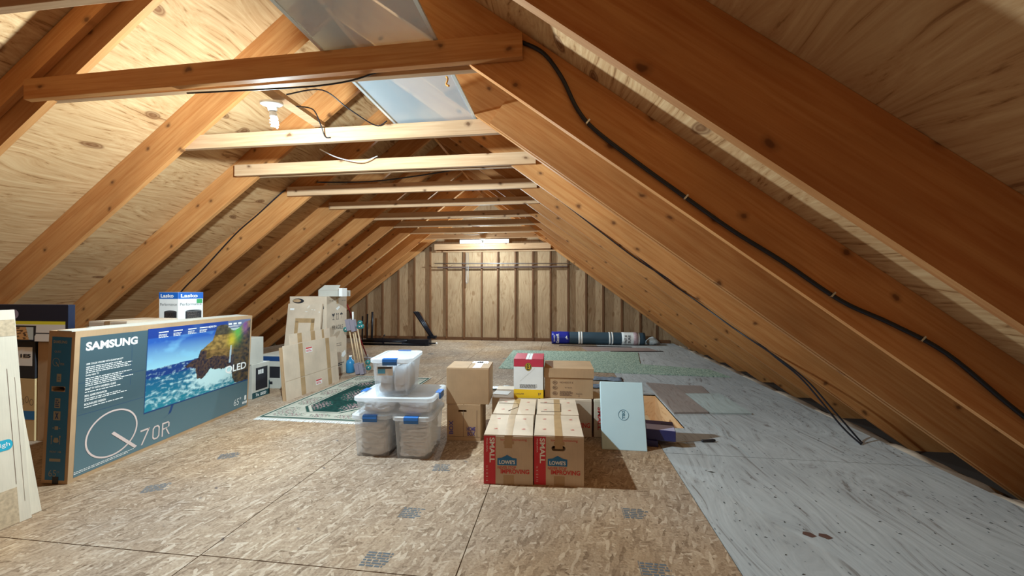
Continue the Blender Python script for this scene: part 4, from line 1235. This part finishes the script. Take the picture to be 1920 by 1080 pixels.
carton('cardboard_box', 'brown box whose top edge shows behind the television carton', 'box', (-3.665, 2.72, 0), 0, .36, .42, .955, 'card2')
carton('cardboard_box', 'brown box hidden under the white fan box', 'box', (-3.73, 3.22, 0), 0, .44, .52, .862, 'card')

# fan box standing cornerwise
fan = thing('fan_box', 'white and blue fan box standing cornerwise behind the television carton', 'box', (-3.823, 3.352, .8625), 2)
Wf = .205; Wd = .275
mb = MB(); mb.box(-Wf / 2, Wf / 2, 0, Wd, 0, .328); mb.build('body', M['whitebox'], fan, bevel=.002)
for face, org, Wx in (('front', (-Wf / 2, 0, 0), Wf), ('right', (Wf / 2, 0, 0), Wd)):
    mb = MB(); quad(mb, face, org, 0, .262, Wx, .327); bb = mb.build('blue_band', M['fanblue'], fan)
    k_ = Wx / .215
    mb = MB(); write(mb, face, org, 'Lasko', .02 * k_, .275, .165 * k_, .310, 0, .03, .0016); mb.build('lettering', M['white'], bb)
    mb = MB(); write(mb, face, org, 'Performance', .015 * k_, .195, .20 * k_, .222, 0, -.005, .0012); mb.build('caption', M['stampink'], fan)
    mb = MB(); quad(mb, face, org, .06 * k_, .02, .20 * k_, .135, .0012); poly(mb, face, org, ringpts(.13 * k_, .137, .07 * k_, .012, 16, 0, 180), .0012)
    g_ = mb.build('fan_picture', M['ink'], fan)
    mb = MB(); fine_print(mb, face, org, .075 * k_, .03, .185 * k_, .13, 9, 5, .6, .0018); mb.build('grille_print', M['metal'], g_)
mb = MB(); quad(mb, 'right', (Wf / 2, 0, 0), .20, .215, .265, .258, .0014); mb.build('green_badge', plain('green_print', (.05, .35, .12), .5), fan)

# boxes beyond the right end of the television carton
s2 = carton('printed_box', 'box with a black appliance picture beyond the television carton', 'box', (-3.54, 3.92, 0), 0, .26, .26, .383, 'cardgrey', flaps=False)
mb = MB(); quad(mb, 'right', (.13, 0, 0), .05, .085, .225, .335); mb.build('black_picture', M['ink'], s2)
mb = MB(); quad(mb, 'right', (.13, 0, 0), .0, .0, .26, .065, .0012); quad(mb, 'right', (.13, 0, 0), .245, .0, .26, .16, .0012); tb_ = mb.build('teal_base', plain('dark_teal_print', (.02, .07, .08), .5), s2)
mb = MB(); write(mb, 'right', (.13, 0, 0), '7x', .05, .018, .10, .05, 0, .02, .0018); fine_print(mb, 'right', (.13, 0, 0), .12, .015, .21, .05, 3, 3, .4, .0018); mb.build('lettering', M['white'], tb_)
mb = MB()
for k in range(3): quad(mb, 'right', (.13, 0, 0), .085 + k * .028, .26, .106 + k * .028, .31, .0018)
mb.build('window_print', M['white'], s2)
mb = MB(); poly(mb, 'top', (0, 0, .383), [(.02, .15), (.12, .13), (.128, .23), (.05, .25)], .0006); mb.build('blue_outline_label', M['white'], s2)
carton('pale_box', 'plain pale box on top of the black pictured box', 'box', (-3.54, 3.90, .3835), 0, .23, .20, .292, 'cardgrey', flaps=False)
s3 = carton('printed_box', 'white box with blue top band and black picture by the flattened cartons', 'box', (-3.575, 4.40, 0), 0, .33, .34, .410, 'cardgrey', flaps=False)
mb = MB(); quad(mb, 'front', (-.165, 0, 0), 0, .335, .33, .395); mb.build('blue_band', M['navy'], s3)
mb = MB(); quad(mb, 'front', (-.165, 0, 0), .15, .13, .29, .27); quad(mb, 'front', (-.165, 0, 0), .15, .05, .19, .085); mb.build('black_picture', M['ink'], s3)

# flattened cartons leaning
f1 = thing('flattened_carton', 'flattened brown carton with taped seams leaning beside the rug', 'box', (-2.975, 3.905, 0.0), rot=(R(-5), 0, R(89.4)))
mb = MB(); mb.box(0, .985, 0, .008, 0, .205); mb.box(0, .985, .0, .010, .211, .600); mb.box(.0, .985, .0025, .012, .200, .215); mb.build('front_sheet', M['card2'], f1)
mb = MB(); mb.box(-.01, .96, .013, .045, 0, .585); mb.build('rear_sheets', M['card'], f1)
mb = MB(); mb.box(.17, .93, .047, .056, .05, .715); mb.build('raised_flap', M['card2'], f1)
mb = MB()
for x in (.24, .75): mb.box(x, x + .075, -.001, -.0002, .212, .598)
for x in (.24, .75): mb.box(x, x + .075, -.001, -.0002, .002, .203)
mb.build('tape', M['tape'], f1)
mb = MB(); mb.box(.30, .375, .0458, .0468, .602, .713); mb.box(.54, .62, .0458, .0468, .602, .713); mb.box(.76, .80, .0458, .0468, .602, .713); mb.build('flap_tape', M['tape'], f1)
for x, z in ((.36, .47), (.50, .055)):
    mb = MB(); quad(mb, 'front', f0, x, z, x + .12, z + .065, .0014); s_ = mb.build('shipping_label', M['white'], f1)
    mb = MB(); quad(mb, 'front', f0, x + .004, z + .045, x + .116, z + .062, .002); fine_print(mb, 'front', f0, x + .01, z + .008, x + .11, z + .036, 2, 6, .4, .002); mb.build('label_print', M['redtext'], s_)
f2 = thing('flattened_carton', 'taller flattened brown carton leaning between the others and the fragile box', 'box', (-3.475, 4.775, 0), rot=(R(-8), 0, R(1)))
mb = MB(); mb.box(-.255, .240, 0, .03, 0, 1.04); mb.build('sheet', M['card2'], f2)
mb = MB(); mb.box(-.13, -.08, -.001, -.0002, .45, .80); mb.box(.10, .15, -.001, -.0002, .45, .83); mb.box(-.13, .15, -.001, -.0002, .78, .84); mb.build('tape', M['tape'], f2)
mb = MB(); rd = random.Random(8)
for k in range(9):
    x, z = rd.uniform(.0, .2), rd.uniform(.90, 1.01); mb.box(x, x + .02, -.002, -.0005, z, z + .006)
mb.box(-.22, -.16, -.002, -.0005, .95, .975); mb.build('torn_tape', M['white'], f2)

# fragile box
fg = thing('moving_carton', 'tall brown carton printed FRAGILE with glass, arrow and umbrella signs', 'box', (-3.475, 4.965, 0), 0)
mb = MB(); mb.box(-.275, .275, 0, .50, 0, 1.127); mb.build('body', M['card2'], fg, bevel=.003)
ro = (.275, 0, 0)
mb = MB(); write(mb, 'right', ro, 'FRAGILE', .13, .655, .40, .715, 0, .0)
# glass
poly(mb, 'right', ro, [(.12, .885), (.145, .880), (.155, .870), (.165, .885), (.195, .885), (.185, .855), (.160, .840), (.135, .855)]); quad(mb, 'right', ro, .157, .800, .162, .842); quad(mb, 'right', ro, .135, .795, .185, .801)
for x in (.235, .275):
    quad(mb, 'right', ro, x, .80, x + .008, .87); poly(mb, 'right', ro, [(x - .012, .868), (x + .020, .868), (x + .004, .892)])
quad(mb, 'right', ro, .225, .795, .295, .801)
poly(mb, 'right', ro, [(.325, .860)] + ringpts(.36, .860, .035, .030, 10, 180, 0)); quad(mb, 'right', ro, .358, .805, .362, .862)
write(mb, 'right', ro, 'NW  AB', .06, 1.06, .15, 1.072); write(mb, 'right', ro, 'WT  KG', .37, 1.06, .47, 1.072)
write(mb, 'right', ro, 'NET 24 KG', .24, .44, .36, .455); write(mb, 'right', ro, 'MADE', .24, .41, .36, .425); fine_print(mb, 'right', ro, .26, .12, .44, .17, 2, 4)
mb.build('shipping_marks', M['ink'], fg)
mb = MB(); quad(mb, 'right', ro, .235, 1.02, .285, 1.127); mb.build('tape', M['tape'], fg)
mb = MB(); poly(mb, 'right', ro, [(.22, .955), (.30, .99), (.32, .965), (.25, .925)], .0012); mb.build('white_sticker', M['white'], fg); mb = MB(); poly(mb, 'right', ro, [(.38, .30), (.46, .33), (.48, .27), (.42, .23), (.36, .25)], .0012); mb.build('white_sticker', M['white'], fg)
mb = MB(); lo = (-.275, 0, 0); poly(mb, 'front', lo, ringpts(.13, 1.065, .085, .034, 24)); quad(mb, 'front', lo, .40, .955, .51, .992); mb.build('dark_logo', M['ink'], fg)
mb = MB(); poly(mb, 'front', lo, ringpts(.11, 1.068, .060, .022, 24), .0018); write(mb, 'front', lo, 'HICK', .42, .963, .495, .982, 0, .02, .0018); mb.build('logo_cutout', M['card'], fg)
sc_ = thing('small_carton', 'small pale grey carton with a raised flap on top of the FRAGILE box', 'box', (-3.215, 5.02, 1.128), 0)
mb = MB(); mb.box(-.145, .145, 0, .32, 0, .085); mb.build('body', M['cardgrey'], sc_)
mb = MB(); mb.add([(-.145, 0.002, .0865), (.145, .002, .0865), (.145, .06, .155), (-.09, .06, .155), (-.145, .005, .0895), (.145, .005, .0895), (.145, .063, .158), (-.09, .063, .158)], [(0, 1, 2, 3), (7, 6, 5, 4), (0, 4, 5, 1), (1, 5, 6, 2), (2, 6, 7, 3), (3, 7, 4, 0)]); mb.build('flap', M['cardgrey'], sc_)
wl = MB(); wl.box(0, .05, 0, .12, 0, .115); wl.build('white_pack', M['white'], loc=(-3.062, 5.03, 1.128), label='slim white pack beside the small grey carton', cat='pack') 

# ================================================================== POLE BUNDLE, RED POLE, JUG
pk = thing('pole_bundle', 'bundle of wooden poles with grey end blocks and small wheels', 'pole bundle', (-2.95, 5.29, 0))
for k, (xt, xb, yy) in enumerate([(-.125, .0, 0), (-.095, .035, .03), (-.045, .085, 0), (-.015, .115, .03)]):
    mb = MB(); mb.tube([(xb, yy, .10), (xt, yy + .03, .66)], .010, 8); mb.build('pole', M['pole'], pk)
for (x, z) in ((-.125, .71), (-.055, .70)):
    mb = MB(); mb.box(-.034, .030, -.03, .05, -.085, .085); mb.build('grey_block', M['greyfoam'], pk, loc=(x, .02, z), rot=(0, R(-12), 0), bevel=.006)
for (x, z) in ((.022, .085), (.090, .083)):
    mb = MB(); mb.box(-.032, .030, -.03, .05, -.080, .080); mb.build('grey_block', M['greyfoam'], pk, loc=(x, .0, z), rot=(0, R(-12), 0), bevel=.006)
mb = MB(); mb.tube([(-.065, .03, .76), (-.07, .03, .90)], [.014, .012], 10); mb.build('white_handle', M['white'], pk)
for k, (x, z) in enumerate([(.03, .74), (.055, .69), (.02, .685), (-.19, .64), (.155, .17), (.165, .09)]):
    mb = MB(); mb.lathe([(.012, -.012), (.036, -.010), (.036, .010), (.012, .012)], 16, Matrix.Translation((x, .05, z)) @ Matrix.Rotation(R(90), 4, 'X'))
    wv = mb.build('wheel', M['teal'], pk)
    mb = MB(); mb.lathe([(.004, -.015), (.015, -.014), (.015, .014), (.004, .015)], 12, Matrix.Translation((x, .05, z)) @ Matrix.Rotation(R(90), 4, 'X')); mb.build('hub', M['metal'], wv)
rp = thing('long_handled_duster', 'dark red pole leaning behind the wooden pole bundle', 'pole', (-3.37, 6.36, 0))
mb = MB(); mb.tube([(.0, .04, .07), (-.28, -.12, .98)], .010, 8); mb.build('pole', M['redmetal'], rp)
mb = MB(); mb.box(-.05, .12, -.02, .08, .0, .05); mb.tube([(.02, .04, .045), (0, .04, .10)], .016, 8); mb.build('foot', plain('pale_grey_plastic', (.5, .5, .55), .5), rp)
jug = thing('jug', 'small blue plastic jug on the floor beside the pole bundle', 'jug', (-3.10, 5.40, 0))
mb = MB(); mb.lathe([(.05, 0), (.062, .01), (.062, .13), (.05, .18), (.02, .20), (.018, .23)], 18); mb.build('body', plain('blue_jug_plastic', (.03, .22, .45), .3), jug)
mb = MB(); mb.lathe([(.022, .228), (.022, .25)], 14); mb.build('cap', M['white'], jug)

# ================================================================== BLACK STANDS heap
tr = thing('folded_light_stand', 'folded black stand lying along the floor before the gable wall', 'stand', (-3.6, 8.30, 0))
mb = MB(); mb.tube([(-.85, 0, .075), (.35, 0, .075)], .045, 10); mb.build('tube', M['blackmetal'], tr)
mb = MB(); mb.tube([(-.80, .08, .10), (.45, .08, .10)], .035, 10); mb.tube([(-.82, -.08, .034), (.62, -.06, .034)], .034, 10); mb.build('leg', M['blackmetal'], tr)
mb = MB(); mb.box(.2, .70, -.08, .12, .003, .135); mb.box(.70, .84, -.02, .03, .035, .065); mb.build('head', M['blackmetal'], tr, bevel=.01)
mb = MB(); mb.tube([(.84, 0, .05), (.87, 0, .05)], .022, 10); mb.tube([(.60, 0, .10), (.60, 0, .13)], .014, 8); mb.tube([(.68, 0, .10), (.68, 0, .12)], .014, 8); mb.build('white_cap', M['white'], tr)
mb = MB(); mb.box(-.30, .10, -.118, -.113, .048, .066); mb.box(-.80, -.35, -.118, -.113, .052, .058); mb.build('silver_label', M['metal'], tr)
mb = MB(); mb.tube([(-.45, .05, .10), (-.39, .05, .20)], .008, 8); mb.tube([(-.39, .05, .195), (-.37, .05, .215)], .016, 8); mb.build('knob', M['ink'], tr)
t2 = thing('tripod', 'black tripod legs tilted up over the right end of the stand', 'tripod', (-3.0, 8.42, .153))
for k in range(3):
    mb = MB(); mb.tube([(.10 + k * .02, .02 * k, 0), (-.30 + k * .03, .03 * k, .57)], .024, 8); lg = mb.build('leg', M['blackmetal'], t2)
    mb = MB(); mb.tube([(-.30 + k * .025, .03 * k, .565), (-.315 + k * .025, .03 * k, .585)], .020, 8); mb.build('rubber_foot', M['ink'], lg)
mb = MB(); mb.box(.0, .20, -.02, .08, -.015, .05); mb.build('hub', M['blackmetal'], t2, bevel=.01)
for k, x in enumerate((-4.62, -4.50, -4.38)):
    mb = MB(); mb.tube([(0, 0, 0), (.01, .0, .62 + .05 * k)], .018 + .006 * (k == 2), 8); mb.box(-.03, .03, -.02, .02, .0, .02)
    mb.build('black_post', M['blackmetal'], loc=(x, 8.55, 0), label=['leftmost of three dark posts upright at the left eave', 'middle of three dark posts upright at the left eave', 'thickest dark post upright at the left eave'][k], cat='post')
mb = MB(); mb.prism([(-.35, .69), (-.29, .68), (.02, 0), (-.05, 0)], 0, .02, 'y'); mb.build('wood_scrap', M['stud'], loc=(-3.16, 9.20, .0), label='brown wooden slat leaning at the gable wall left of the tripod', cat='slat')

# ================================================================== WRAPPED ROLL
rl = thing('underlay_roll', 'long dark slate roll in blue wrap lying before the gable wall', 'roll', (-.24, 8.97, .142), rot=(0, R(90), 0))
rr2 = .14
def rollprof(x0, x1, r, n=28, name='roll_body', mat='rollgrey', parent=rl, wob=.004):
    mb = MB(); prof = []
    seg = max(2, int((x1 - x0) / .06))
    vs = []; fs = []
    for i in range(seg + 1):
        x = x0 + (x1 - x0) * i / seg
        for k in range(n):
            a = 2 * PI * k / n
            rr = r + wob * nz(x * 6, math.cos(a) * 2, math.sin(a) * 2)
            vs.append((rr * math.cos(a), rr * math.sin(a), x))
    for i in range(seg):
        for k in range(n): fs.append((i * n + k, i * n + (k + 1) % n, (i + 1) * n + (k + 1) % n, (i + 1) * n + k))
    fs.append(tuple(range(n))[::-1]); fs.append(tuple(seg * n + k for k in range(n)))
    mb.add(vs, fs, True); return mb.build(name, M[mat], parent)
rollprof(0.02, 2.05, .135)
bw = rollprof(0, .40, .139, name='blue_wrap', mat='wrapblue', wob=.008)
pw = rollprof(1.55, 1.93, .139, name='label_wrap', mat='whitebox', wob=.006)
rollprof(1.80, 1.90, .1405, name='pink_band', mat='pinkgrey')
for x in (.60, .66, 1.27, 1.33): rollprof(x, x + .032 + .012 * (x < .62), .1405, name='white_tie', mat='white', wob=.012)
# lettering wrapped flat on the side facing the room
def side_text(s_, x0, x1, z0, z1, mat, parent, rot=0):
    mb = MB(); vs, fs = text_mesh(s_, .02); out = []
    for a, b in vs:
        x = x0 + (a if rot == 0 else 1 - b) * (x1 - x0); z = z0 + (b if rot == 0 else a) * (z1 - z0)
        rr = .1475; ang = math.asin(max(-1, min(1, z / rr)))
        out.append((-z, -rr * math.cos(ang), x))
    mb.add(out, fs); mb.build('lettering', M[mat], parent)
side_text('4.', .31, .37, -.02, .06, 'white', bw)
side_text('GecorR', .10, .17, -.11, .10, 'white', bw, 90)
side_text('QUIET', .05, .08, -.08, .08, 'white', bw, 90)
side_text('FAST &', 1.60, 1.65, -.09, .09, 'ink', pw, 90); side_text('SURE', 1.68, 1.73, -.09, .09, 'ink', pw, 90)
mb = MB(); vs = []; 
mb.lathe([(.02, 0), (.13, .01), (.15, .05), (.12, .10), (.06, .15), (.01, .17)], 14); o = mb.build('plastic_bag', M['plasticbag'], loc=(2.02, 9.14, 0), label='crumpled clear plastic bag beyond the right end of the roll', cat='bag')
for v in o.data.vertices:
    v.co += Vector((nz(v.co.x * 14, v.co.y * 14, v.co.z * 14), nz(v.co.x * 11, 3 + v.co.y * 14, v.co.z * 14), 0)) * .05
# papers by the carpet
def crumple(w_, d_, label, loc, rz, mat, name='paper', amp=.012, seed=0, cat='paper'):
    nx_, ny_ = 12, 10; vs = [((i / nx_ - .5) * w_, (j / ny_ - .5) * d_, .004 + amp * (1 + nz(i * .5 + seed, j * .5))) for j in range(ny_ + 1) for i in range(nx_ + 1)]
    fs = [(j * (nx_ + 1) + i, j * (nx_ + 1) + i + 1, (j + 1) * (nx_ + 1) + i + 1, (j + 1) * (nx_ + 1) + i) for j in range(ny_) for i in range(nx_)]
    mb = MB(); mb.add(vs, fs, True)
    o = mb.build(name, M[mat], loc=loc, rot=(0, 0, R(rz)), label=label, cat=cat)
    s = o.modifiers.new('s', 'SOLIDIFY'); s.thickness = .002
    return o
M['bluegrey'] = plain('blue_grey_paper', (.16, .20, .26), .6, var=.4, vscale=18)
crumple(.50, .22, 'blue grey printed paper on the floor right of the file box', (.55, 5.42, 0), -6, 'bluegrey')
crumple(.24, .20, 'second dark printed paper nearer the hatch', (.47, 4.99, 0), 4, 'bluegrey', seed=5)
crumple(.55, .14, 'crumpled white plastic strip on the floor behind the wine carton', (-.62, 4.72, 0), 3, 'plasticbag', 'plastic_strip', .02, 2, 'plastic')
